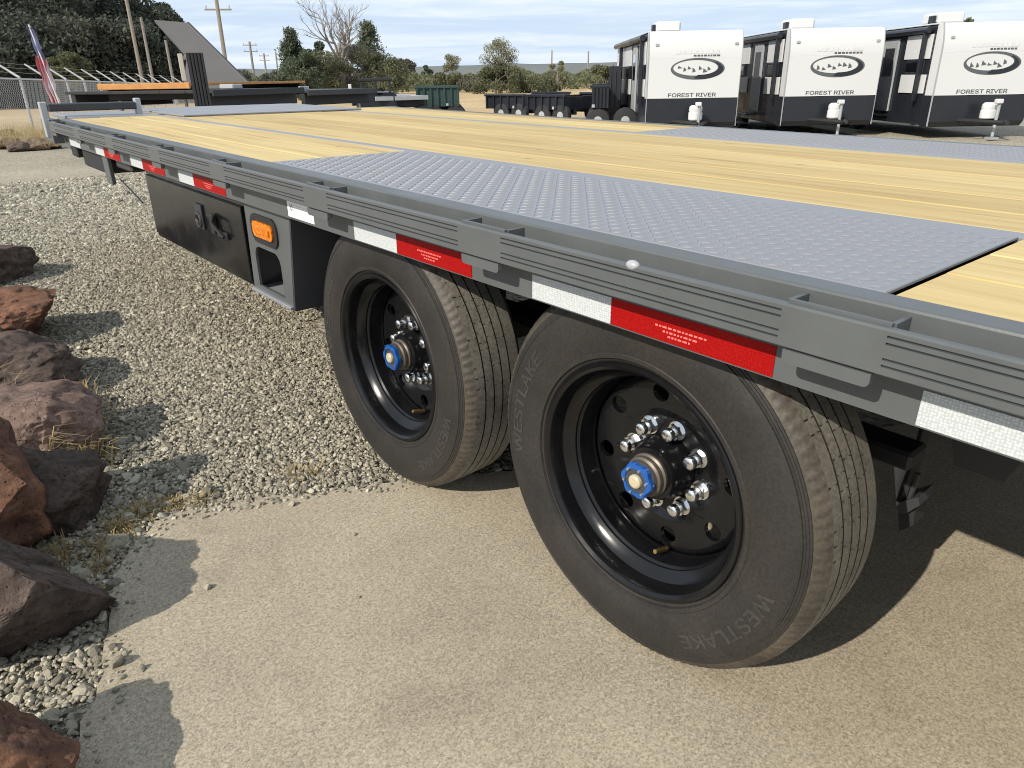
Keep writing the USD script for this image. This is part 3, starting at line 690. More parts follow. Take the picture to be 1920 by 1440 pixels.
def wheel(yc, lab):
    X0 = 0.892; n = 480; th = np.arange(n) / n * 2 * math.pi
    sag = lambda v: np.c_[v[:, 0], v[:, 1], np.maximum(v[:, 2], 0.0008)]
    # rim: outer lip, barrel with drop centre, bead seat, disc
    rim = MB()
    bar = [(0.002, 0.2195), (-0.003, 0.226), (-0.003, 0.2325), (0.0, 0.2350), (0.006, 0.2345), (0.010, 0.2290), (0.012, 0.2215), (0.038, 0.2205), (0.062, 0.1985), (0.125, 0.1985), (0.15, 0.2205), (0.176, 0.2215), (0.18, 0.235), (0.186, 0.235), (0.185, 0.2165),
           (0.15, 0.2135), (0.127, 0.1925), (0.113, 0.1925), (0.113, 0.1905), (0.104, 0.1875), (0.098, 0.1905), (0.062, 0.1905), (0.057, 0.1945), (0.052, 0.1945), (0.048, 0.2000), (0.042, 0.2075), (0.034, 0.2135), (0.012, 0.2150)]
    rim.lathe_x([(X0 + a, b) for a, b in bar], yc, ZW, 96, closed=True)
    # disc with hand holes and stud holes: polygon with holes, dished
    disc = Polygon([(0.1915 * math.cos(t), 0.1915 * math.sin(t)) for t in np.linspace(0, 2 * math.pi, 97)[:-1]])
    for k in range(8):
        a = math.radians(8 + 45 * k); c = np.array([math.cos(a), math.sin(a)]) * 0.150
        disc = disc.difference(Polygon([(c[0] + 0.0185 * math.cos(t), c[1] + 0.0185 * math.sin(t)) for t in np.linspace(0, 2 * math.pi, 21)[:-1]]))
    v2, f2 = trimesh.creation.triangulate_polygon(disc, engine='triangle') if False else trimesh.creation.triangulate_polygon(disc, engine='earcut')
    t = trimesh.creation.extrude_polygon(disc, 0.011, engine='earcut').subdivide_to_size(0.02)
    v = t.vertices; rr = np.hypot(v[:, 0], v[:, 1])
    dish = np.interp(rr, [0, 0.10, 0.118, 0.172, 0.183, 0.1915], [0, 0, -0.008, -0.011, -0.004, 0.012])
    rim.add(np.c_[X0 + 0.110 + v[:, 2] + dish, yc - v[:, 0], ZW + v[:, 1]], t.faces[:, ::-1])
    wp = rim.build('wheel', 'black_rim', trailer, smooth=28, label=lab)
    # tyre
    half = tyre_profile(); wd = 0.184
    side = [(X0 + a, b) for a, b in half]
    def shoulder_mod(prof, flip=False):
        mod = np.zeros((len(prof), n)); cut = ((np.arange(n) % 4) < 2)
        for i, (a, b_) in enumerate(prof):
            if 0.3600 <= b_ < 0.3715:
                mod[i, cut] = -0.0022
        return mod
    ks = next(i for i, p_ in enumerate(half) if p_[1] > 0.3515)
    MB().lathe_x(side[:ks + 1], yc, ZW, n).build('tyre_sidewall', 'tyre_side', wp, smooth=24, xf=sag)
    MB().lathe_x(side[ks:], yc, ZW, n, mod=shoulder_mod(half[ks:])).build('tyre_shoulder', 'tyre_dust', wp, smooth=24, xf=sag)
    inner = [(X0 + wd - a, b_) for a, b_ in half][::-1]
    MB().lathe_x(inner, yc, ZW, 96).build('tyre_inner_sidewall', 'tyre_side', wp, smooth=40, xf=sag)
    ribs = [0.0235, 0.0480, 0.0518, 0.0738, 0.0772, 0.1003, 0.1037, 0.1262, 0.1300, wd - 0.0235]
    jj = np.arange(n)
    for k in range(5):
        a, c = ribs[2 * k], ribs[2 * k + 1]
        crown = lambda w: 0.3722 + 0.0022 * (1 - ((w - wd / 2) / 0.07) ** 2)
        ws = np.linspace(a, c, 4); prof = [(X0 + w, crown(w)) for w in ws]
        mod = np.zeros((len(prof), n))
        i0 = 0 if k == 0 else 1
        cut = (jj + 3 * k) % 9 == 0
        e = 1 if k == 0 else 0
        MB().lathe_x(prof, yc, ZW, n, mod=mod).build('tread_rib', 'tyre_tread', wp, smooth=40, xf=sag)
        sp = MB(); sq = rng(300 + k)
        for j in range(0, 96):      # short sipes cut across the rib edges
            t0 = (j + 0.37 * k + sq.uniform(-0.2, 0.2)) * 2 * math.pi / 96; wx = sq.uniform(0.003, 0.007)
            if sq.uniform() < 0.4: continue
            for w0, w1 in (((c - wx, c), (a, a + wx * 1.5)) if k == 0 else ((a, a + wx),) if k == 4 else ((a, a + wx), (c - wx, c))):
                R_ = crown((w0 + w1) / 2) + 0.0004; dt = 0.0022 if w0 > 0.03 else 0.0034
                q4 = [(X0 + w, yc - R_ * math.cos(tt), ZW + R_ * math.sin(tt)) for w, tt in ((w0, t0 - dt), (w1, t0 - dt), (w1, t0 + dt), (w0, t0 + dt))]
                sp.add(q4, [[0, 1, 2, 3]])
        sp.build('sipes', 'tyre_groove', wp, xf=sag, kind='stuff')
    for k in range(4):
        a, c = ribs[2 * k + 1], ribs[2 * k + 2]
        MB().lathe_x([(X0 + a, crown(a) - 0.0003), (X0 + a + 0.0003, 0.3620), (X0 + c - 0.0003, 0.3620), (X0 + c, crown(c) - 0.0003)], yc, ZW, n).build('tread_groove', 'tyre_groove', wp, smooth=30, xf=sag)
    # raised lettering on the sidewall
    surf = lambda rr_: np.interp(rr_, [p[1] for p in half], [p[0] for p in half])

    def letters(txt, a0, r0, h, stretch=1.0):
        tm = meshkit.text_mesh(txt, h, 1.0, bold=True).subdivide_to_size(0.006) if False else meshkit.text_mesh(txt, h, 1.0, bold=True)
        v, f = trimesh.remesh.subdivide_to_size(tm.vertices, tm.faces, 1.2) if False else (tm.vertices, tm.faces)
        ang = math.radians(a0) - v[:, 0] * stretch / (r0 + h / 2); rad = r0 + v[:, 1]
        xx_ = X0 + surf(rad) + 0.0008 - 0.0017 * v[:, 2]
        MB().add(np.c_[xx_, yc - rad * np.cos(ang), ZW + rad * np.sin(ang)], f).build('raised_lettering', 'tyre_letter', wp)
    letters('WESTLAKE', -12, 0.291, 0.026, 1.35)
    letters('WESTLAKE', 190, 0.291, 0.026, 1.35)
    # hub
    hub = MB().lathe_x([(1.0, 0.0001), (1.0, 0.064), (0.985, 0.062), (0.955, 0.056), (0.949, 0.052), (0.949, 0.0001)], yc, ZW, 40)
    hub.build('hub', 'black_rim', wp, smooth=30)
    MB().lathe_x([(0.9485, 0.0425), (0.943, 0.0430), (0.940, 0.0390), (0.936, 0.0405), (0.930, 0.0400), (0.927, 0.0355), (0.9195, 0.0345), (0.9195, 0.0001)], yc, ZW, 40).build('grease_cap', 'bronze', wp, smooth=30)
    hexr = []
    for (x, r_) in ((0.9190, 0.0340), (0.9085, 0.0345), (0.9055, 0.0325), (0.9055, 0.0255), (0.9085, 0.0245)):
        hexr.append((x, r_))
    modh = np.zeros((len(hexr), 48)); aa = np.arange(48) / 48 * 2 * math.pi
    for i in range(3):
        modh[i] = 0.0022 * np.cos(6 * aa + 0.4)
    MB().lathe_x(hexr, yc, ZW, 48, mod=modh).build('hub_cap_ring', 'blue_cap', wp, smooth=30)
    MB().lathe_x([(0.9084, 0.0244), (0.9088, 0.0165), (0.9088, 0.0001)], yc, ZW, 40).build('cap_dish', 'ink', wp, smooth=30)
    bm = MB()
    for k in range(6):
        a = k * math.pi / 3 + 0.2
        t = trimesh.creation.cylinder(0.0028, 0.004, sections=8); t.apply_transform(trimesh.transformations.rotation_matrix(math.pi / 2, (0, 1, 0))); t.apply_translation((0.9045, yc - 0.0265 * math.cos(a), ZW + 0.0265 * math.sin(a))); bm.mesh(t)
    bm.build('cap_screws', 'chrome', wp, smooth=30, kind='stuff')
    MB().lathe_x([(0.9084, 0.0140), (0.9030, 0.0135), (0.9005, 0.0105), (0.9000, 0.0001)], yc, ZW, 28).build('sight_glass', 'cream', wp, smooth=30)
    # studs and flanged nuts
    for k in range(8):
        a = math.radians(167 - 45 * k); c = np.array([0, yc - 0.084 * math.cos(a), ZW + 0.084 * math.sin(a)])
        nb = MB()
        for (r_, x0, x1, s_) in ((0.0190, 0.9965, 1.002, 20), (0.0158, 0.984, 0.9964, 6), (0.0085, 0.976, 0.9838, 12), (0.0128, 0.9665, 0.9759, 14)):
            t = trimesh.creation.cylinder(r_, x1 - x0, sections=s_); t.apply_transform(trimesh.transformations.rotation_matrix(math.pi / 2, (0, 1, 0)))
            t.apply_transform(trimesh.transformations.rotation_matrix(0.3 * k, (1, 0, 0))); t.apply_translation(c + ((x0 + x1) / 2, 0, 0)); nb.mesh(t)
        t = trimesh.creation.uv_sphere(0.0127, (8, 12)); t.apply_scale((0.4, 1, 1)); t.apply_translation(c + (0.9666, 0, 0)); nb.mesh(t)
        nb.build('lug_nut', 'chrome', wp, smooth=28)
    a = math.radians(-82)
    p0 = np.array([0.985, yc - 0.178 * math.cos(a), ZW + 0.178 * math.sin(a)]); p1 = p0 + (-0.036, 0.0, 0.010)
    MB().tube([p0, p1], [0.006, 0.0045], 10).build('valve_stem', 'brass', wp, smooth=30)


wheel(YW[0], 'rear wheel, black deep-dish rim with blue hub cap and sculpted tyre lettering')
wheel(YW[1], 'front wheel of the pair, black deep-dish rim in deeper shade')


# ---------------------------------------------------------------- rocks
def rock(cx, cy, sx, sy, sz, seed, m, label, yaw=0.0, sink=0.25, name='boulder', rough=0.07, group=None):
    sx, sy, sz = sx * 1.17, sy * 1.17, sz * 1.12
    q = rng(seed)
    d = q.normal(0, 1, (30, 3)); d /= np.linalg.norm(d, axis=1, keepdims=True)
    d *= q.uniform(0.86, 1.08, (30, 1))
    t = trimesh.convex.convex_hull(d).subdivide_to_size(0.07, max_iter=14)
    v = t.vertices
    nrm = v / np.linalg.norm(v, axis=1, keepdims=True)
    v = v * 0.97 + nrm * 0.03
    f1 = meshkit.fbm(v * 2.3 + seed * 7.3, 3, seed) - 0.5; f2 = meshkit.fbm(v * 6.5 + seed * 3.1, 4, seed + 50) - 0.5; f3 = meshkit.noise(v * 17.0 + seed, seed + 70) - 0.5
    step = np.round(meshkit.fbm(v * 3.1 + seed, 2, seed + 9) * 7) / 7 - 0.5          # broken ledges
    v = v + nrm * (f1 * 0.28 + f2 * 0.12 + f3 * 0.03 + step * 0.10)[:, None]
    v = v * (sx, sy, sz); c, s = math.cos(yaw), math.sin(yaw)
    v = np.c_[c * v[:, 0] - s * v[:, 1], s * v[:, 0] + c * v[:, 1], v[:, 2]]
    z0 = float(gz(cx, cy)) - 0.02
    v[:, 2] += sz * (1 - 2 * sink) * 0.5 + sz * 0.5 * (1 - sink)
    keep = v
    base = (cx, cy, z0)
    p = '/World/' + numbered('/World', name)
    m_ = usdkit.mesh(stage, p, trimesh.Trimesh(keep, t.faces, process=False), M[m], smooth=24)
    UsdGeom.Xformable(m_).AddTranslateOp().Set(Gf.Vec3d(*base))
    tag(m_.GetPrim(), label, 'rock', group)


G = 'red-brown boulders along the left edge'
rock(-0.185, 1.13, 0.135, 0.16, 0.135, 3, 'rock_red', 'rounded pitted red-brown boulder in the bottom left corner of the photo', 0.3, group=G)
rock(-0.075, 1.63, 0.22, 0.17, 0.215, 7, 'rock_dark', 'dark brown porous boulder that casts its shadow across the concrete pad', -0.1, group=G)
rock(-0.10, 1.99, 0.175, 0.17, 0.25, 12, 'rock_red', 'tall rust red boulder with a bright orange lit face at the left frame edge', 0.5, group=G)
rock(0.085, 2.06, 0.135, 0.15, 0.115, 15, 'rock_dark', 'low purplish boulder leaning on the tall rust red one', 0.9, group=G)
rock(0.10, 2.50, 0.20, 0.20, 0.145, 20, 'rock_pink', 'pale pink topped boulder with dry grass hanging over it', 0.2, group=G)
rock(-0.08, 2.62, 0.17, 0.2, 0.16, 23, 'rock_tan', 'tan grey boulder wedged behind the pale pink topped one', 1.2, group=G)
rock(0.13, 3.12, 0.24, 0.24, 0.13, 26, 'rock_dark', 'brown angular boulder between the pink topped one and the big smooth red one', 0.4, group=G)
rock(0.19, 3.88, 0.25, 0.28, 0.155, 31, 'rock_red', 'big smooth dark red boulder on the gravel, half out of frame', 0.0, group=G)
rock(0.30, 5.25, 0.27, 0.28, 0.15, 36, 'rock_dark', 'dark shaded boulder farthest up the near row, at the frame edge', 0.7, group=G)
rock(0.15, 2.30, 0.075, 0.06, 0.06, 41, 'rock_dark', 'small brown stone in dry grass in front of the pale pink topped boulder', 0.4, group=G)
rock(0.25, 2.78, 0.09, 0.08, 0.07, 42, 'rock_tan', 'small tan stone with dry grass right of the pale pink topped boulder', 1.4, group=G)
rock(0.0, 2.32, 0.09, 0.08, 0.09, 43, 'rock_tan', 'small tan stone between the tall rust red boulder and the pink topped one', 0.9, group=G)
rock(0.04, 3.5, 0.15, 0.16, 0.13, 44, 'rock_tan', 'tan stone stacked behind the brown angular boulder', 0.2, group=G)
rock(-0.05, 1.83, 0.06, 0.05, 0.04, 45, 'rock_tan', 'small pale stone on the gravel below the tall rust red boulder', 0.2, group=G)
G2 = 'low boulders by the dry grass beyond the gravel'
for k, (px, py, s, mm, lb) in enumerate(((8, 268, 0.42, 'rock_tan', 'low tan boulder in dry grass at the far left edge'), (38, 272, 0.36, 'rock_dark', 'small dark boulder in dry grass beyond the gravel, second from the left edge'), (64, 270, 0.4, 'rock_tan', 'low pale boulder in dry grass beyond the gravel, third from the left edge'), (90, 268, 0.36, 'rock_dark', 'dark flat boulder in dry grass just left of the trailer nose'), (17, 246, 0.3, 'rock_dark', 'small dark round stone standing behind the far row of boulders'))):
    d = ray(px, py); tt = (-0.3 - CAMH) / d[2]; q = CAM + d * tt
    rock(q[0], q[1], s, s * 0.8, s * 0.42, 60 + k, mm, lb, k * 0.7, 0.3, group=G2)

# dry grass in tufts
gm = MB(); q = rng(77)


def tuft(x, y, z, k, h, spread, lean=(0, 0)):
    for i in range(k):
        a = q.uniform(0, 2 * math.pi); b0 = np.array([x, y, z]) + np.array([math.cos(a), math.sin(a), 0]) * abs(q.normal(0, spread))
        hh = h * q.uniform(0.4, 1.2); dr = np.array([math.cos(a) * q.uniform(0.2, 1.0) + lean[0], math.sin(a) * q.uniform(0.2, 1.0) + lean[1], 0]) * hh
        w = np.array([-math.sin(a), math.cos(a), 0]) * q.uniform(0.0009, 0.0022) * (1 + h * 2)
        p1 = b0 + dr * 0.35 + (0, 0, hh * 0.7); p2 = b0 + dr + (0, 0, hh * q.uniform(0.5, 0.95))
        gm.add([b0 - w, b0 + w, p1 + w * 0.8, p1 - w * 0.8, p2], [[0, 1, 2], [0, 2, 3], [3, 2, 4]])


for (x, y, z, k, h, s) in ((0.24, 2.33, 0, 90, 0.10, 0.05), (0.17, 2.30, 0.0, 80, 0.13, 0.05), (0.10, 2.30, 0.02, 70, 0.16, 0.04), (0.29, 2.72, 0, 90, 0.12, 0.06), (0.20, 2.78, 0.0, 60, 0.12, 0.05), (0.0, 2.35, 0.05, 60, 0.15, 0.05), (0.02, 2.85, 0.03, 60, 0.2, 0.06), (-0.02, 1.82, 0.0, 60, 0.06, 0.05), (0.08, 1.84, 0, 70, 0.04, 0.04),
                        (0.16, 1.80, 0, 130, 0.03, 0.035), (0.22, 1.87, 0, 190, 0.03, 0.035), (0.28, 1.92, 0, 200, 0.026, 0.035), (0.35, 1.90, 0, 190, 0.022, 0.03), (0.42, 1.88, 0, 130, 0.018, 0.03), (0.14, 1.72, 0, 90, 0.03, 0.03), (0.11, 1.62, 0, 80, 0.022, 0.02), (0.74, 1.80, 0, 120, 0.016, 0.05), (0.68, 1.83, 0, 90, 0.014, 0.05), (0.31, 2.66, 0, 60, 0.08, 0.07)):
    tuft(x, y, z - 0.012, k, h, s)
for px in np.linspace(-20, 112, 60):
    py = q.uniform(246, 276); d = ray(px, py); tt = (-0.32 - CAMH) / d[2]; c = CAM + d * tt
    tuft(c[0], c[1], -0.33, 26, 0.42, 0.3)
gm.build('dry_grass', 'straw', label='straw coloured dry grass tufts between the boulders and along the pad edge', cat='grass', kind='stuff')


# ---------------------------------------------------------------- travel trailers (caravans)
def frame_at(P, Q):
    """local frame: origin P (on the ground), x axis towards Q"""
    ax = np.array([Q[0] - P[0], Q[1] - P[1], 0.0]); ax /= np.linalg.norm(ax); ay = np.array([-ax[1], ax[0], 0.0])
    return ax, ay


G = 'white and black travel trailers parked in a row'
RVW, RVL = 2.28, 6.6


def caravan(pxl, D, axis, label, ac, seed):
    c = at(pxl, 145, D); g0 = float(gz(c[0], c[1])) + 0.001
    ca_, sa_ = math.cos(0.02 * (seed - 2)), math.sin(0.02 * (seed - 2)); axis = (axis[0] * ca_ - axis[1] * sa_, axis[0] * sa_ + axis[1] * ca_, 0.0)
    ax = np.array(axis); ay = np.array([ax[1], -ax[0], 0.0])        # ax: towards the rear, ay: towards its left as photographed (picture right)
    O = np.array([c[0], c[1], g0])
    t = thing('travel_trailer', O, label, 'caravan', G)
    xf = lambda v: O + v[:, :1] * ax + v[:, 1:2] * ay + v[:, 2:] * np.array([0, 0, 1.0])
    zt, zb, zm = 2.45, 0.24, 0.93
    w = RVW

    def arc(z0, z1, k=8):       # front cap profile: leans back towards its top
        return [((0.0 if z < 1.9 else 0.13 * ((z - 1.9) / (zt - 1.9)) ** 2.0), z) for z in np.linspace(z0, z1, k)]
    # cap: white upper, black lower, as shells with thickness; profile in (x, z) extruded across the width
    pr = arc(zm + 0.004, zt - 0.004, 12); poly = [(x, z) for x, z in pr] + [(0.36, zt - 0.004), (0.36, zm + 0.004)]
    cap = MB(); v_ = MB().prism(poly, 'y', 0.012, w - 0.012); cap.add(*v_.arrays())
    cp = cap.build('front_cap', 'rv_white', t, smooth=35, xf=xf)
    MB().prism([(0.0, zm), (0.0, zb + 0.12), (0.1, zb), (0.36, zb), (0.36, zm)], 'y', 0.012, w - 0.012).build('lower_cap', 'rv_black', t, xf=xf)
    for s in (0.0, w - 0.0115):
        pr2 = arc(zb + 0.02, zt, 14); pp = [(x - 0.012, z) for x, z in pr2] + [(x + 0.03, z) for x, z in pr2][::-1]
        MB().prism(pp, 'y', s, s + 0.0115).build('corner_trim', 'rv_grey', t, xf=xf)
    MB().bbox(0.3605, RVL, 0.02, w - 0.02, zb + 0.03, zt - 0.02, 0.02).build('body', 'rv_black', t, xf=xf)
    MB().bbox(0.30, RVL + 0.03, 0.0, w, zt - 0.0195, zt + 0.012, 0.008).build('roof', 'rv_white', t, xf=xf)
    MB().bbox(ac, ac + 0.75, 0.30, 0.92, zt + 0.013, zt + 0.27, 0.05).build('roof_air_conditioner', 'rv_white', t, xf=xf)
    MB().bbox(ac + 0.1, ac + 0.3, 0.21, 0.29, zt + 0.013, zt + 0.2, 0.01).build('antenna', 'rv_black', t, xf=xf)
    # pale wall panels, door and windows on the side that shows
    for (x0, x1) in ((0.45, 1.55), (3.1, RVL - 0.1)):
        MB().bbox(x0, x1, -0.012, 0.0195, 1.72, 2.24, 0.004).build('wall_panel', 'rv_white', t, xf=xf)
        MB().bbox(x0, x1, -0.012, 0.0195, 0.97, 1.38, 0.004).build('wall_panel', 'rv_white', t, xf=xf)
    fr = MB().bbox(1.9, 2.6, -0.03, 0.0195, 0.52, 2.20, 0.01).build('door', 'rv_grey', t, xf=xf)
    MB().bbox(2.02, 2.48, -0.036, -0.031, 1.35, 2.0, 0.003).build('door_window', 'dark_glass', fr, xf=xf)
    for (x0, x1) in ((0.6, 1.4), (3.4, 4.3)):
        wf = MB().bbox(x0, x1, -0.024, 0.0195, 1.40, 1.70, 0.01).build('window_frame', 'rv_black', t, xf=xf)
        MB().bbox(x0 + 0.04, x1 - 0.04, -0.03, -0.0245, 1.435, 1.665, 0.003).build('window_pane', 'dark_glass', wf, xf=xf)
    MB().tube([xf(np.array([[x, -0.09, zt - 0.12]]))[0] for x in (0.5, RVL - 0.3)], 0.075, 10).build('awning_roll', 'rv_black', t, smooth=30)
    for x in (0.62, 4.9):
        MB().bbox(x, x + 0.07, -0.13, -0.03, 0.8, zt - 0.16, 0.008).build('awning_arm', 'rv_black', t, xf=xf)
    [MB().bbox(1.85, 2.65, a_, b_, z_, z_ + 0.04, 0.01).build('entry_step', 'rv_black', t, xf=xf) for a_, b_, z_ in ((-0.32, -0.03, 0.42), (-0.5, -0.25, 0.2))]
    # running gear
    for x in (3.6, 4.4):
        for y in (0.02, w - 0.24):
            O2 = O + ax * x; b = MB(); b.lathe_x([(-0.11, 0.001), (-0.11, 0.2), (-0.10, 0.33), (-0.06, 0.36), (0.06, 0.36), (0.10, 0.33), (0.11, 0.2), (0.11, 0.001)], 0, 0.362, 24)
            v, f = b.arrays(); v = np.c_[v[:, 1] + x, v[:, 0] + y + 0.11, v[:, 2]]
            MB().add(v, f).build('tyre', 'black_matt', t, smooth=35, xf=xf)
    [MB().bbox(0.4, RVL - 0.2, y_, y_ + 0.1, 0.30, zb + 0.029, 0.01).build('chassis_beam', 'black_matt', t, xf=xf) for y_ in (0.5, w - 0.6)]
    # tongue, gas bottles under a white cover, jack
    tg = MB(); c_ = w / 2
    for s in (-1, 1):
        tg.tube([xf(np.array([[0.9, c_ + s * 0.75, 0.38]]))[0], xf(np.array([[-1.05, c_ + s * 0.05, 0.38]]))[0]], 0.05, 4)
    tg.build('tongue', 'black_matt', t)
    pc = np.array([-0.32, c_ + 0.04])
    gb = MB()
    prof = [(0.43, 0.0), (0.43, 0.15), (0.45, 0.17), (0.60, 0.17), (0.63, 0.155), (0.635, 0.15), (0.66, 0.165), (0.74, 0.155), (0.78, 0.11), (0.785, 0.0)]
    th = np.linspace(0, 2 * math.pi, 25)[:-1]
    V = np.array([(pc[0] + r_ * 0.85 * math.cos(a), pc[1] + r_ * math.sin(a), z) for z, r_ in prof for a in th]); k = len(th)
    F = [[i * k + j, i * k + (j + 1) % k, (i + 1) * k + (j + 1) % k, (i + 1) * k + j] for i in range(len(prof) - 1) for j in range(k)]
    gb.add(V, F).build('gas_bottle_cover', 'rv_white', t, smooth=35, xf=xf)
    MB().tube([xf(np.array([[-0.62, c_ + 0.06, z]]))[0] for z in (0.06, 0.76)], 0.035, 10).frame(xf(np.array([[-0.62, c_ + 0.06, 0.0]]))[0], ax, ay, np.array([0, 0, 1.0]), 0.2, 0.2, 0.05).build('tongue_jack', 'galvanised', t)
    MB().bbox(-0.70, -0.55, c_ - 0.04, c_ + 0.10, 0.76, 0.86, 0.02).build('jack_head', 'rv_white', t, xf=xf)
    # small marker lamps
    for y in (0.16, w - 0.2):
        MB().bbox(-0.0, 0.10, y, y + 0.08, 2.12, 2.18, 0.006).build('marker_lamp', 'rv_grey', t, xf=xf)
    # emblem: dark oval ring, heavier to the right, with a pale ridge scene inside
    em = MB(); yc_, zc_ = w * 0.535, 1.60; XE = -0.004
    th = np.linspace(0, 2 * math.pi, 65)[:-1]
    ro = np.array([(yc_ + 0.66 * math.cos(a), zc_ + 0.245 * math.sin(a)) for a in th]); ri = np.array([(yc_ - 0.055 + 0.545 * math.cos(a), zc_ + 0.025 + 0.175 * math.sin(a)) for a in th])
    em.prism(Polygon(ro, [ri]), 'x', XE, XE + 0.003)
    em.build('emblem_ring', 'rv_print', t, xf=xf)
    em2 = MB().prism(Polygon(np.array([(yc_ + 0.12 + 0.5 * math.cos(a), zc_ - 0.015 + 0.215 * math.sin(a)) for a in np.linspace(-2.0, 0.9, 30)]), ).difference(Polygon([(yc_ + 0.05 + 0.46 * math.cos(a), zc_ + 0.03 + 0.165 * math.sin(a)) for a in th])).buffer(0), 'x', XE - 0.002, XE - 0.0005) if True else MB()
    em2.build('emblem_shade', 'rv_black', t, xf=xf)
    q = rng(seed); em3 = MB()
    for k in range(7):
        y_ = yc_ - 0.47 + 0.125 * k + q.uniform(-0.02, 0.02); z_ = zc_ + q.uniform(-0.05, 0.05); h_ = q.uniform(0.03, 0.065)
        em3.prism([(y_ - 0.02, z_ - h_), (y_ + q.uniform(0.05, 0.1), z_ - h_ * 0.6), (y_ + q.uniform(0.02, 0.05), z_ + h_ * 0.3), (y_ - q.uniform(0.0, 0.02), z_ + h_)], 'x', XE, XE + 0.003)
    em3.build('emblem_marks', 'rv_print', t, xf=xf)
    # lettering
    tm = meshkit.text_mesh('FOREST RIVER', 0.085, 0.003, bold=True); v = tm.vertices; wt = v[:, 0].max()
    MB().add(np.c_[-0.001 - v[:, 2], yc_ - 0.70 + v[:, 0] * (1.2 / wt), 0.965 + v[:, 1]], tm.faces).build('lettering', 'rv_print', t, xf=xf)
    lt = MB(); y_ = yc_ - 0.55
    while y_ < yc_ + 0.50:
        w_ = q.uniform(0.07, 0.13); lt.box(-0.004, -0.001, y_, y_ + w_, 1.94, 2.02); y_ += w_ + 0.03
    lt.build('pale_lettering', 'rv_pale_print', t, xf=xf)
    lt = MB(); y_ = yc_ - 0.12
    while y_ < yc_ + 0.50:
        w_ = q.uniform(0.04, 0.08); lt.box(-0.004, -0.001, y_, y_ + w_, 1.875, 1.915); y_ += w_ + 0.02
    lt.build('small_lettering', 'rv_print', t, xf=xf)
    MB().box(-0.002, -0.0005, 0.03, w - 0.03, 1.845, 1.852).build('cap_seam', 'rv_pale_print', t, xf=xf)


pf, pb = at(1214, 145, 19.4), at(1159, 145, 24.6)
AX = pb - pf; AX[2] = 0; AX /= np.linalg.norm(AX)
caravan(1214, 19.4, AX, 'leftmost of the white and black travel trailers, next to the black crates', 0.9, 1)
caravan(1474, 20.1, AX, 'middle of the three white and black travel trailers, its awning side against its neighbour', 1.0, 2)
caravan(1756, 20.2, AX, 'rightmost white and black travel trailer, cut by the right frame edge', 0.9, 3)

# ---------------------------------------------------------------- other trailers and gear in the yard
UPV = np.array([0, 0, 1.0])


def yard_frame(px0, px1, D0, D1):
    a, b = at(px0, 150, D0), at(px1, 150, D1); ax = b - a; ax[2] = 0; L = np.linalg.norm(ax); ax /= L
    ay = np.array([-ax[1], ax[0], 0.0])
    if np.dot(ay[:2], a[:2]) < 0: ay = -ay          # away from the camera
    c = (a + b) / 2; g = float(gz(c[0], c[1]))
    O = np.array([a[0], a[1], g])
    return O, L, (lambda v: O + v[:, :1] * ax + v[:, 1:2] * ay + v[:, 2:] * UPV), ax, ay


def small_wheels(t, xf, xs_, ys_, r_=0.36):
    for x in xs_:
        for y in ys_:
            b = MB(); b.lathe_x([(-0.1, 0.001), (-0.1, 0.19), (-0.09, r_ - 0.03), (-0.05, r_), (0.05, r_), (0.09, r_ - 0.03), (0.1, 0.19), (0.1, 0.001)], 0, r_, 22)
            v, f = b.arrays(); MB().add(np.c_[v[:, 1] + x, v[:, 0] + y, v[:, 2]], f).build('tyre', 'black_matt', t, smooth=35, xf=xf)
            MB().add(np.c_[v[:, 1] * 0.5 + x, v[:, 0] * 1.04 + y, (v[:, 2] - r_) * 0.5 + r_], f).build('rim', 'rv_grey', t, smooth=35, xf=xf)


def flat_trailer(px0, px1, D0, D1, zdeck, depth, label, deckm='orange_wood', th=0.12, side=None):
    O, L, xf, ax, ay = yard_frame(px0, px1, D0, D1)
    t = thing('utility_trailer', O, label, 'trailer', None)
    h = zdeck - O[2]; ins = 0.0
    nb = 6
    for k in range(nb):
        MB().bbox(0.03, L - 0.03, depth * k / nb + 0.004, depth * (k + 1) / nb - 0.004, h - th * 0.5, h, 0.006).build('plank', deckm, t, xf=xf)
    MB().bbox(0, L, -0.06, -0.003, h - th, h + 0.004, 0.008).build('side_rail', deckm if side is None else side, t, xf=xf)
    [MB().bbox(0.05, L - 0.05, y_, y_ + 0.15, h - 0.34, h - th * 0.5 - 0.002, 0.01).build('frame_beam', 'black_matt', t, xf=xf) for y_ in (0.15, depth - 0.3)]
    small_wheels(t, xf, (L * 0.45, L * 0.45 + 0.8), (0.12, depth - 0.12))
    [MB().bbox(x_, x_ + 0.06, 0.2, 0.26, 0.0, h - 0.345, 0.01).build('jack_leg', 'galvanised', t, xf=xf) for x_ in (0.25, L - 0.4)]
    return t, xf, L, h


flat_trailer(183, 356, 19.5, 18.0, 1.075, 5.0, 'flatbed trailer with bright orange timber deck edge behind the trailer nose')
t, xf, L, h = flat_trailer(392, 565, 16.5, 18.5, 0.93, 4.5, 'low black flatbed trailer right of the upright black ramp', 'black_matt')
MB().bbox(1.1, 1.4, 0.5, 0.9, h + 0.004, h + 0.1, 0.02).build('toolbox', 'rv_grey', t, xf=xf)
t, xf, L, h = flat_trailer(572, 700, 19, 20.5, 0.86, 4.5, 'low black flatbed trailer in front of the bare tree', 'dark_steel')
MB().bbox(0.3, 0.6, 0.6, 0.66, h + 0.004, h + 0.09, 0.01).build('ladder_rack', 'rv_grey', t, xf=xf)
t, xf, L, h = flat_trailer(700, 800, 24, 24.5, 0.58, 3.5, 'grey low-sided trailer beside the green dump trailer', 'galvanised')

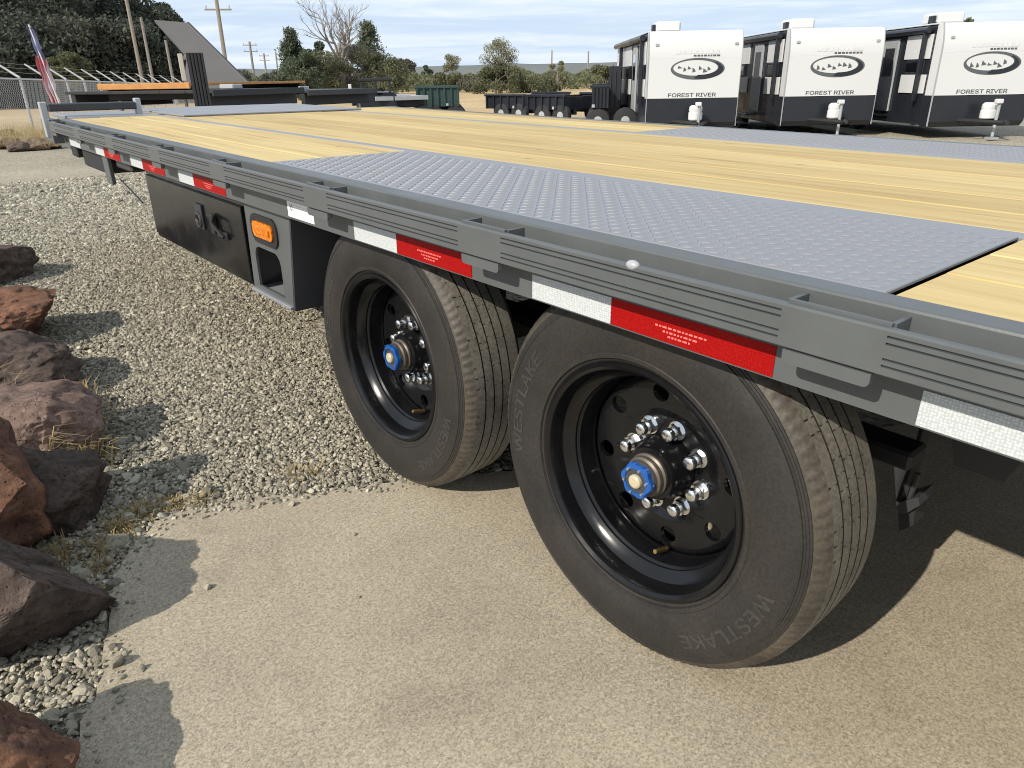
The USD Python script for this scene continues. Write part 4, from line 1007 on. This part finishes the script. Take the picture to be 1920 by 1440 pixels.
# upright ramp with a pale edge post
O, L, xf, ax, ay = yard_frame(357, 389, 15.2, 15.2)
t = thing('loading_ramp', O, 'tall black loading ramp standing upright on a trailer tail', 'ramp')
zt_, zb_ = at(372, 98, 15.2)[2] - O[2], 0.0
for k in range(5):
    MB().bbox(0.02 + k * (L - 0.06) / 4, 0.06 + k * (L - 0.06) / 4, -0.01, 0.0295, zb_, zt_ - 0.006, 0.006).build('ramp_bar', 'black_matt', t, xf=xf)
MB().bbox(0.0, L, 0.03, 0.09, 0.0, zt_ - 0.005, 0.004).build('ramp_plate', 'black_matt', t, xf=xf)
MB().bbox(-0.14, -0.06, 0.0, 0.1, at(350, 152, 15.2)[2] - O[2], zt_ - 0.02, 0.008).bbox(-0.06, 0.0, 0.03, 0.08, zt_ - 0.12, zt_ - 0.05, 0.004).build('edge_post', 'building_tan', t, xf=xf)

# raised tilting deck of another trailer: the big grey slope
P0, P1 = at(288, 38, 27.0), at(478, 168, 24.0)
t = thing('tilted_deck', (P1[0], P1[1], float(gz(P1[0], P1[1]))), 'long grey deck raised on a slope above the yard trailers', 'ramp')
ax = P0 - P1; L = np.linalg.norm(ax); ax /= L
side = np.cross(ax, UPV); side /= np.linalg.norm(side); nrm = np.cross(side, ax)
if np.dot(side, P1 - CAM) > 0: side = -side
O = P1
dk = MB(); dk.frame(O + ax * L / 2 - nrm * 0.05, ax, side, nrm, L, 0.06, 0.05)
fr_ = lambda v: O + v[:, :1] * ax + v[:, 1:2] * side + v[:, 2:] * nrm
down = np.array([0, 0, -1.0])
# web of the slope: a deep side panel below the upper edge, with ribs
pts = [np.array(P0), np.array(P1), at(300, 190, 23.8), at(343, 98, 25.6)]
pn = MB(); th_ = 0.06
quad = np.array([at(290, 40, 27.0), at(352, 45, 26.6), at(476, 165, 24.0), at(470, 172, 24.0), at(345, 170, 24.6), at(346, 96, 25.4)])
cen = quad.mean(0); nn = np.cross(quad[1] - quad[0], quad[4] - quad[0]); nn /= np.linalg.norm(nn)
if np.dot(nn, cen - CAM) < 0: nn = -nn
quad = quad - ((quad - cen) @ nn)[:, None] * nn
u_ = (quad[2] - quad[0]); u_ /= np.linalg.norm(u_); w_ = np.cross(nn, u_)
p2 = Polygon([((q_ - cen) @ u_, (q_ - cen) @ w_) for q_ in quad]).buffer(0)
tm = trimesh.creation.extrude_polygon(p2, 0.12, engine='earcut')
MB().add(cen + tm.vertices[:, :1] * u_ + tm.vertices[:, 1:2] * w_ + tm.vertices[:, 2:] * nn, tm.faces).build('deck_panel', 'net_grey', t)
MB().tube([quad[1] + nn * 0.05, quad[2] + nn * 0.05], 0.07, 6).build('edge_rail', 'dark_steel', t)
for f_ in (0.3, 0.55, 0.8):
    c = quad[1] * (1 - f_) + quad[2] * f_
    MB().tube([c + nn * 0.3, (c[0] + nn[0] * 0.3, c[1] + nn[1] * 0.3, float(gz(c[0], c[1])))], 0.06, 6).build('support_leg', 'dark_steel', t)
tag(t, 'long grey deck panel sloping down to the right above the yard trailers')

# black open buggy
O, L, xf, ax, ay = yard_frame(664, 742, 24, 24)
t = thing('utility_buggy', O, 'black open utility buggy with roof and roll cage by the low trailers', 'buggy')
zt_ = at(700, 146, 24)[2] - O[2]
MB().bbox(0.12, L - 0.12, 0.0, 1.3, zt_ - 0.1, zt_, 0.04).build('roof', 'black_matt', t, xf=xf)
MB().bbox(0.0, L, 0.1, 2.4, 0.45, zt_ - 0.42, 0.08).build('body', 'rv_black', t, xf=xf)
for x in (0.16, L / 2 - 0.04, L - 0.24):
    MB().bbox(x, x + 0.08, 0.02, 0.1, zt_ - 0.419, zt_ - 0.101, 0.01).build('cage_post', 'black_matt', t, xf=xf)
small_wheels(t, xf, (0.1, L - 0.1), (0.3, 2.1), 0.33)
MB().bbox(-0.2, -0.1, 0.0, 0.06, zt_ - 0.3, zt_ - 0.16, 0.01).build('mirror', 'rv_white', t, xf=xf)


def dump_trailer(px0, px1, D0, D1, ytop, ybot, m, label, ribs=6):
    O, L, xf, ax, ay = yard_frame(px0, px1, D0, D1)
    t = thing('dump_trailer', O, label, 'trailer')
    z1, z0 = at((px0 + px1) / 2, ytop, (D0 + D1) / 2)[2] - O[2], max(0.45, at((px0 + px1) / 2, ybot, (D0 + D1) / 2)[2] - O[2])
    MB().box(0.04, L - 0.04, 0.03, 0.07, z0, z1 - 0.01).box(0.04, L - 0.04, 3.0, 3.04, z0, z1 - 0.01).box(0.04, 0.08, 0.071, 2.999, z0, z1 - 0.01).box(L - 0.08, L - 0.04, 0.071, 2.999, z0, z1 - 0.01).box(0.081, L - 0.081, 0.071, 2.999, z0, z0 + 0.05).build('tub', m, t, xf=xf)
    [MB().bbox(0.0, L, y_, y_ + 0.13, z1 - 0.009, z1 + 0.06, 0.008).build('top_rail', m, t, xf=xf) for y_ in (-0.04, 2.95)]
    for k in range(ribs):
        x = 0.05 + k * (L - 0.16) / (ribs - 1)
        MB().bbox(x, x + 0.06, -0.03, 0.0295, z0, z1 - 0.01, 0.006).build('side_rib', m, t, xf=xf)
    [MB().bbox(0.0, L, y_, y_ + 0.12, z0 - 0.16, z0 - 0.002, 0.01).build('frame_beam', 'black_matt', t, xf=xf) for y_ in (0.5, 2.3)]
    small_wheels(t, xf, (L * 0.4, L * 0.4 + 0.75), (0.1, 2.9), 0.34)
    MB().bbox(L - 0.5, L - 0.42, -0.05, -0.031, z0 + 0.02, z0 + 0.10, 0.004).build('tail_lamp', 'rv_grey', t, xf=xf)
    return t


dump_trailer(776, 862, 26, 26, 165, 200, 'green_paint', 'dark green dump trailer with ribbed sides left of the brown field', 7)
dump_trailer(908, 984, 27, 26, 180, 204, 'rv_black', 'black dump trailer, left one of the low pair in front of the pale tree', 6)
dump_trailer(986, 1061, 25, 24, 181, 206, 'rv_black', 'black dump trailer, right one of the low pair in front of the brown field', 6)
dump_trailer(1108, 1146, 21, 21, 164, 203, 'rv_black', 'black ribbed dump trailer end beside the leftmost travel trailer', 5)
O, L, xf, ax, ay = yard_frame(1142, 1166, 22.6, 22.6)
t = thing('cargo_crate', O, 'tall black cargo box just left of the leftmost travel trailer', 'crate')
MB().bbox(0, L, 0, 1.2, 0.0, at(1150, 124, 22.6)[2] - O[2], 0.02).build('box', 'rv_black', t, xf=xf)
for k in range(3):
    MB().bbox(0.03 + k * (L - 0.1) / 2, 0.07 + k * (L - 0.1) / 2, -0.03, -0.001, 0.1, 1.6, 0.005).build('side_rib', 'black_matt', t, xf=xf)


# ---------------------------------------------------------------- fence, flag, poles
fp = [(-70, 28.5), (37, 31.5), (90, 34.3), (124, 37), (157, 39.8), (186, 42.6), (212, 45.4), (236, 48), (258, 51), (280, 54), (301, 56.5), (322, 59), (343, 62), (366, 65)]
fpts = [at(px, 144.5 + px * 0.036, D) for px, D in fp]
c = fpts[1]
fence = thing('chain_link_fence', (c[0], c[1], -0.42), 'galvanised chain link fence with slanted barbed wire arms at the left', 'fence')
hgt = 1.88
arm_dir = -RT * 0.75
wires = MB(); rail_ = MB()
for k, p in enumerate(fpts):
    b = np.array([p[0], p[1], -0.42])
    hgt = p[2] + 0.42
    MB().tube([b, b + UPV * hgt], 0.045, 8).build('post', 'galvanised', fence, smooth=30)
    MB().tube([b + UPV * hgt, b + UPV * (hgt + 0.52) + np.array([arm_dir[0], arm_dir[1], 0])], [0.045, 0.03], 6).build('barb_arm', 'galvanised', fence, smooth=30)
    if k:
        a = np.array([fpts[k - 1][0], fpts[k - 1][1], -0.42])
        MB().tube([a + UPV * (fpts[k - 1][2] + 0.38), b + UPV * (hgt - 0.04)], 0.03, 6).build('top_rail', 'galvanised', fence, smooth=30)
        L = np.linalg.norm(b - a); d = (b - a) / L; nw = int(L / 0.14)
        for s in (1, -1):
            for i in range(-int(hgt / 0.14), nw + 1):
                x0 = i * 0.14; z0, z1 = 0.0, hgt - 0.06
                xa, xb = (x0, x0 + (z1 - z0)) if s == 1 else (x0 + (z1 - z0), x0)
                # clip to the bay
                pa, pb_ = np.array([xa, z0]), np.array([xb, z1])
                t0, t1 = 0.0, 1.0; dx = pb_[0] - pa[0]
                for lo, sg in ((0, 1), (L, -1)):
                    tv = (lo - pa[0]) / dx
                    if (dx > 0) == (sg > 0): t0 = max(t0, tv)
                    else: t1 = min(t1, tv)
                if t1 > t0:
                    q0, q1 = pa + (pb_ - pa) * t0, pa + (pb_ - pa) * t1
                    wires.tube([a + d * q0[0] + UPV * q0[1], a + d * q1[0] + UPV * q1[1]], 0.0045, 3, cap=False)
        for f_ in (0.35, 0.68, 1.0):
            o = UPV * (0.5 * f_) + np.array([arm_dir[0], arm_dir[1], 0]) * f_
            wires.tube([fpts[k - 1] + o, p + o], 0.004, 3, cap=False)
wires.build('wire_mesh', 'galvanised', fence, kind='stuff')

# leaning flag, cloth hanging along its staff
F0, F1 = at(112, 196, 24), at(56, 52, 24)
t = thing('flag', (F0[0], F0[1], float(gz(F0[0], F0[1]))), 'furled flag, blue top, red and white stripes, on a leaning staff by the fence', 'flag')
fb = F0 + (F0 - F1) * 0.35; kz = (fb[2] - float(gz(fb[0], fb[1]))) ; fb = F0 + (F0 - F1) / (F1[2] - F0[2]) * (F0[2] - float(gz(F0[0], F0[1])))
MB().tube([fb, F1 + (F1 - F0) * 0.04], 0.022, 8).build('staff', 'rv_white', t, smooth=30)
d = F1 - F0


def cloth(f0, f1, u0, u1, m, name):
    ns, nu = 22, 5; V = []
    for i in range(ns + 1):
        f_ = f0 + (f1 - f0) * i / ns
        for j in range(nu + 1):
            u = u0 + (u1 - u0) * j / nu
            wv = 0.05 * math.sin(9 * f_ + 14 * u) + 0.03 * math.sin(23 * f_)
            wid = 0.27 * (1.0 - 0.3 * f_) * u
            V.append(F0 + d * f_ + RT * (wid - 0.15 * (1 - f_)) + fw * wv + UPV * (-0.1 * u))
    Fc = [[i * (nu + 1) + j, (i + 1) * (nu + 1) + j, (i + 1) * (nu + 1) + j + 1, i * (nu + 1) + j + 1] for i in range(ns) for j in range(nu)]
    V = np.array(V); V2 = V + fw * 0.004; Fc = np.array(Fc)
    MB().add(np.vstack([V, V2]), np.vstack([Fc, Fc[:, ::-1] + len(V)])).build(name, m, t, smooth=True)


cloth(0.64, 1.0, -0.3, 0.6, 'flag_blue', 'blue_field')
for k in range(6):
    cloth(0.02, 0.636, -0.45 + k * 0.2, -0.45 + (k + 1) * 0.2, 'flag_red' if k % 2 == 0 else 'flag_white', 'stripe')

for k, (xt, yt, xb, yb, D, w_, arms, lb) in enumerate(((236, -30, 266, 150, 66, 0.15, 0, 'tall weathered utility pole in front of the dark trees, leftmost of the poles'), (268, 33, 288, 160, 64, 0.12, 0, 'thin pale pole second from the left in front of the dark trees'), (309, 75, 327, 162, 64, 0.12, 0, 'short pale pole in front of the dark trees, left of the grey slope'), (408, -25, 421, 110, 70, 0.19, 1, 'grey utility pole standing against the sky above the grey slope'), (470, 78, 475, 135, 130, 0.22, 2, 'distant utility pole with crossarm right of the grey slope'), (497, 100, 499, 140, 180, 0.24, 2, 'small distant utility pole with crossarm near the conifer'), (520, 97, 521, 140, 210, 0.24, 0, 'faint distant pole just left of the conifer'), (1036, 94, 1034, 150, 190, 0.22, 0, 'thin distant pole behind the pale bushes in the middle'), (1104, 96, 1102, 150, 210, 0.24, 0, 'thin distant pole left of the travel trailers'))):
    b_, T_ = at(xb, yb, D), at(xt, yt, D); g = float(gz(b_[0], b_[1])); T_ = np.array([b_[0] + (T_[0] - b_[0]) * 0.3, b_[1] + (T_[1] - b_[1]) * 0.3, T_[2]])
    t = thing('utility_pole', (b_[0], b_[1], g), lb, 'pole')
    MB().tube([(b_[0], b_[1], g - 0.3), T_], [w_, w_ * 0.75], 10).build('pole', 'pole_wood' if k in (0, 3) else 'bark_grey', t, smooth=30)
    for j in range(arms):
        z = T_ - UPV * (0.5 + 0.9 * j) if k > 3 else at(xt + 8, 18 if k == 3 else 30, D)
        base_ = np.array([T_[0], T_[1], z[2]])
        MB().tube([base_ - RT * 1.1, base_ + RT * 1.1], 0.07, 6).build('crossarm', 'pole_wood', t)
        for s in (-0.95, 0.95):
            MB().tube([base_ + RT * s + UPV * 0.07, base_ + RT * s + UPV * 0.3], 0.05, 6).build('insulator', 'rv_grey', t)


# ---------------------------------------------------------------- trees
def leaves(m, C, n_, size, q, drop=0.0):
    a = q.normal(0, 1, (n_, 3)); a /= np.linalg.norm(a, axis=1, keepdims=True)
    b = np.cross(a, q.normal(0, 1, (n_, 3))); b /= np.linalg.norm(b, axis=1, keepdims=True)
    s = size * q.uniform(0.6, 1.4, (n_, 1))
    b = b - UPV * drop
    V = np.stack([C - a * s * 0.5, C + b * s, C + a * s * 0.5, C - b * s * 0.8], 1).reshape(-1, 3)
    F = np.arange(4 * n_).reshape(n_, 4)
    m.add(V, F)


def tree(px, ytop, D, width_px, label, m='leaf_dark', n_=2600, size=0.28, seed=1, clumps=26, bare=0.25, name='tree', trunkm='bark', sparse=1.0):
    q = rng(seed); B = at(px, 150, D); g = float(gz(B[0], B[1])); B = np.array([B[0], B[1], g]); top = at(px, ytop, D)[2]
    h = top - g; w = width_px / 1449.0 * D / 2
    t = thing(name, B, label, 'tree', None)
    tk = MB(); tk.tube([B - UPV * 0.2, B + UPV * h * 0.3 + q.normal(0, 0.05, 3) * h * 0.3, B + UPV * h * 0.62 + np.r_[q.normal(0, 0.04, 2) * h, 0]], [0.035 * h + 0.05, 0.024 * h + 0.03, 0.01 * h], 8)
    crown = MB(); cs = []
    for k in range(clumps):
        f_ = bare + (1 - bare) * q.uniform(0, 1) ** 0.8; a = q.uniform(0, 2 * math.pi)
        env = math.sqrt(max(0.05, 1 - ((f_ - (bare + 1) / 2) / ((1 - bare) / 2 + 0.12)) ** 2))
        rr_ = w * env * math.sqrt(q.uniform(0.05, 1)); cs.append((B + np.array([rr_ * math.cos(a), rr_ * math.sin(a), h * f_ * 0.95]), w * q.uniform(0.22, 0.42)))
    n_ = int(n_ * 4.6); size = size * 0.46
    per = n_ // clumps
    for c_, s_ in cs:
        p = q.normal(0, 1, (per, 3)); p /= np.linalg.norm(p, axis=1, keepdims=True); p *= (q.uniform(0.15, 1, (per, 1)) ** 0.45) * s_ * np.array([1, 1, 0.8])
        leaves(crown, c_ + p, per, size, q, 0.25)
        if q.uniform() < 0.6:
            st_ = B + UPV * h * q.uniform(0.2, 0.5); tk.tube([st_, (st_ + c_) / 2 + UPV * 0.06 * h, c_], [0.012 * h, 0.008 * h, 0.004 * h], 5)
    tk.build('trunk', trunkm, t, smooth=40)
    crown.build('crown', m, t)
    return t


def conifer(px, ytop, D, width_px, label, seed, m='leaf_conifer', n_=9000, size=0.12):
    q = rng(seed); B = at(px, 150, D); g = float(gz(B[0], B[1])); B = np.array([B[0], B[1], g]); h = at(px, ytop, D)[2] - g; w = width_px / 1449.0 * D / 2
    t = thing('conifer_tree', B, label, 'tree')
    tk = MB().tube([B - UPV * 0.2, B + UPV * h], [0.03 * h, 0.01], 8); crown = MB()
    for k in range(150):
        f_ = 0.06 + 0.88 * q.uniform() ** 0.9; a = q.uniform(0, 2 * math.pi); L = w * (1.02 - f_) ** 0.8 * q.uniform(0.55, 1.1) + 0.1
        c0 = B + UPV * h * f_; c1 = c0 + np.array([math.cos(a), math.sin(a), -0.12]) * L
        tk.tube([c0, c1], [0.03, 0.01], 4, cap=False)
        per = n_ // 150; s = q.uniform(0.05, 1, (per, 1)) ** 0.8
        leaves(crown, c0 + (c1 - c0) * s + q.normal(0, 0.10 * (1 + w * 0.2), (per, 3)), per, size, q, 0.3)
    tk.build('trunk', 'bark', t); crown.build('crown', m, t)


def bare_tree(px, ytop, D, width_px, label, seed):
    q = rng(seed); B = at(px, 150, D); g = float(gz(B[0], B[1])); B = np.array([B[0], B[1], g]); h = at(px, ytop, D)[2] - g
    t = thing('bare_tree', B, label, 'tree'); tk = MB(); br = MB()
    tk.tube([B - UPV * 0.3, B + UPV * h * 0.18, B + UPV * h * 0.34], [0.35, 0.28, 0.24], 9)

    def grow(p, d, L, r_, lvl, m):
        pts = [p]; dd = d.copy()
        for i in range(4):
            dd = dd + q.normal(0, 0.16, 3) + UPV * 0.10; dd /= np.linalg.norm(dd); pts.append(pts[-1] + dd * L / 4)
        m.tube(pts, np.linspace(r_, r_ * 0.5, 5), 5, cap=False)
        if lvl < 4:
            for k in range(3 if lvl < 2 else 2 + (q.uniform() < 0.5)):
                i = q.integers(2, 5); e = dd + q.normal(0, 0.55, 3); e[2] = abs(e[2]) * 0.8 + 0.15; e /= np.linalg.norm(e); grow(pts[i], e, L * q.uniform(0.5, 0.75), r_ * 0.5, lvl + 1, m)
    for k in range(6):
        a = 2 * math.pi * k / 6 + q.uniform(-0.3, 0.3); e = np.array([math.cos(a) * 0.5, math.sin(a) * 0.5, 1.0]); e /= np.linalg.norm(e)
        grow(B + UPV * h * q.uniform(0.24, 0.34), e, h * 0.36, 0.16, 0, br)
    tk.build('trunk', 'bark_grey', t, smooth=40); br.build('branches', 'bark_grey', t)


for k, (px, yt, D, wd_, mm, bare_, lb) in enumerate((
        (-45, -60, 74, 200, 'leaf_dark', 0.05, 'dark tall tree at the left frame edge behind the fence'),
        (40, -90, 78, 210, 'leaf_grey', 0.05, 'dark tall tree behind the leaning flag'),
        (120, -70, 74, 190, 'leaf_dark', 0.05, 'dark tree behind the olive bush'),
        (190, -60, 80, 190, 'leaf_grey', 0.05, 'dark grey-green tree left of the leftmost utility pole'),
        (248, -30, 78, 160, 'leaf_dark', 0.05, 'dark tree behind the leftmost utility pole'),
        (300, 8, 82, 120, 'leaf_grey', 0.05, 'dark tree behind the top end of the grey slope'),
        (338, 38, 80, 60, 'leaf_dark', 0.05, 'dark tree that ends the tree mass, beside the grey slope'),
        (5, 40, 68, 190, 'leaf_dark', 0.02, 'lower dark tree behind the fence at the frame edge'),
        (90, 50, 70, 170, 'leaf_dark', 0.02, 'lower dark tree right behind the olive bush'),
        (165, 45, 69, 170, 'leaf_grey', 0.02, 'lower dark tree left of the short pale poles'),
        (235, 50, 70, 160, 'leaf_dark', 0.02, 'lower dark tree behind the short pale poles'),
        (305, 70, 71, 120, 'leaf_dark', 0.02, 'lower dark tree right behind the upright black ramp'))):
    tree(px, yt, D, wd_, lb, mm, 4200, 0.36, 101 + k, 40, bare_)
tree(137, 98, 64, 62, 'yellow-green olive bush between fence and dark trees', 'leaf_olive', 1500, 0.16, 110, 16, 0.02, 'bush')
tree(435, 128, 60, 80, 'low green bush at the foot of the grey slope', 'leaf_grey', 900, 0.2, 111, 12, 0.05, 'bush')
tree(495, 138, 90, 70, 'low bush under the distant poles', 'leaf_grey', 900, 0.25, 112, 12, 0.05, 'bush')
conifer(554, 46, 75, 92, 'narrow pointed conifer left of the bare tree', 120)
tree(592, 78, 82, 76, 'round topped green tree right behind the narrow conifer', 'leaf_conifer', 2000, 0.28, 121, 20, 0.1)
conifer(697, 36, 85, 118, 'tall conifer just right of the bare tree', 122)
tree(605, 98, 70, 100, 'olive brown bush under the bare tree, left one', 'leaf_olive', 1800, 0.22, 123, 18, 0.03, 'bush')
tree(655, 90, 74, 110, 'brown leafless thicket under the bare tree', 'leaf_brown', 2000, 0.2, 124, 20, 0.03, 'bush')
tree(712, 100, 72, 90, 'green bush at the foot of the tall conifer', 'leaf_olive', 1700, 0.22, 125, 18, 0.03, 'bush')
tree(562, 100, 68, 84, 'dark bush at the foot of the narrow conifer', 'leaf_conifer', 1400, 0.22, 126, 16, 0.03, 'bush')
bare_tree(643, -6, 72, 110, 'tall bare grey tree with branches spreading against the sky', 130)
tree(760, 112, 120, 56, 'dark round tree right of the tall conifer', 'leaf_brown', 1400, 0.36, 140, 16, 0.08)
tree(801, 122, 130, 24, 'small green tree between the dark round tree and the pale one', 'leaf_conifer', 800, 0.34, 141, 10, 0.05)
tree(848, 100, 95, 44, 'pale thin tree above the green dump trailer', 'leaf_pale', 700, 0.2, 142, 16, 0.15, 'tree', 'bark_grey')
tree(838, 138, 90, 60, 'olive bush behind the green dump trailer', 'leaf_olive', 1200, 0.24, 143, 14, 0.03, 'bush')
tree(938, 72, 80, 64, 'pale yellow-green poplar with thin top behind the black dump trailers', 'leaf_pale', 1500, 0.18, 147, 60, 0.1, 'tree', 'bark_grey')
tree(930, 128, 78, 90, 'wide olive bush at the foot of the pale poplar', 'leaf_olive', 1800, 0.22, 145, 20, 0.03, 'bush')
tree(993, 128, 130, 30, 'small dark round tree between the two pale trees', 'leaf_dark', 900, 0.34, 146, 10, 0.1)
tree(1046, 112, 85, 34, 'narrow pale green tree left of the brown field', 'leaf_pale', 900, 0.18, 147, 14, 0.06, 'tree', 'bark_grey')
tree(1010, 146, 80, 90, 'low olive scrub behind the right black dump trailer', 'leaf_olive', 1400, 0.22, 148, 16, 0.02, 'bush')
tree(1137, 124, 60, 56, 'green bush left of the tall black cargo box', 'leaf_olive', 1400, 0.2, 149, 16, 0.03, 'bush')
tree(888, 150, 88, 60, 'low tan scrub between the green and the black dump trailers', 'leaf_brown', 900, 0.22, 150, 14, 0.02, 'bush')
conifer(1791, 33, 70, 22, 'dark conifer tip showing above the rightmost travel trailer', 151)

# low scrub belt across the far side of the field
q = rng(180); sc = MB(); npt = 26000
px_ = q.uniform(380, 1180, npt); D_ = q.uniform(95, 150, npt)
hmax = 1.5 + 2.2 * meshkit.noise(np.c_[px_ / 22.0, px_ * 0, px_ * 0], 4) * meshkit.noise(np.c_[px_ / 60.0, px_ * 0, D_ / 30], 6)
dirs = np.array([ray(a, 150)[:2] for a in px_]); dirs /= np.linalg.norm(dirs, axis=1, keepdims=True)
C_ = np.c_[dirs * D_[:, None], -0.42 + hmax * q.uniform(0, 1, npt) ** 0.8]
leaves(sc, C_, npt, 0.3, q, 0.2)
sc.build('scrub_belt', 'leaf_olive', label='low olive scrub belt along the far side of the brown field', cat='scrub', kind='stuff')

# far wood line and hills
q = rng(200)
fwd = MB()
for k in range(260):
    px = 380 + k * 6.2 + q.uniform(-3, 3); D = q.uniform(360, 430); B = at(px, 150, D); g = -0.42; hh = at(px, 146 + q.uniform(-5, 3) - (px - 1000) * 0.014, D)[2] - g; hh = max(hh, 2.5)
    t_ = trimesh.creation.icosphere(2, 1.0); v = t_.vertices * (1 + 0.5 * (meshkit.noise(t_.vertices * 2.5 + k, k)[:, None] - 0.5)) * (q.uniform(4, 8), q.uniform(4, 8), hh * 0.62) + (B[0], B[1], g + hh * 0.45)
    fwd.add(v, t_.faces)
fwd.build('far_wood', 'far_wood', label='low far belt of trees along the horizon', cat='woodland', kind='stuff')
az = np.linspace(math.radians(-15), math.radians(85), 120); D = 9000.0
hz = 40 + 210 * meshkit.fbm(np.c_[az * 6, az * 0, az * 0] + 3.3, 4, 5)
hb = MB(); bot = np.c_[D * np.sin(az), D * np.cos(az), np.full(120, -60.0)]; ridge = np.c_[(D + 900) * np.sin(az), (D + 900) * np.cos(az), hz]; back = np.c_[(D + 2500) * np.sin(az), (D + 2500) * np.cos(az), np.full(120, -60.0)]
V = np.vstack([bot, ridge, back]); i = np.arange(119)
hb.add(V, np.vstack([np.c_[i, i + 120, i + 121, i + 1], np.c_[i + 120, i + 240, i + 241, i + 121]])).build('hills', 'far_hill', kind='structure', smooth=True)
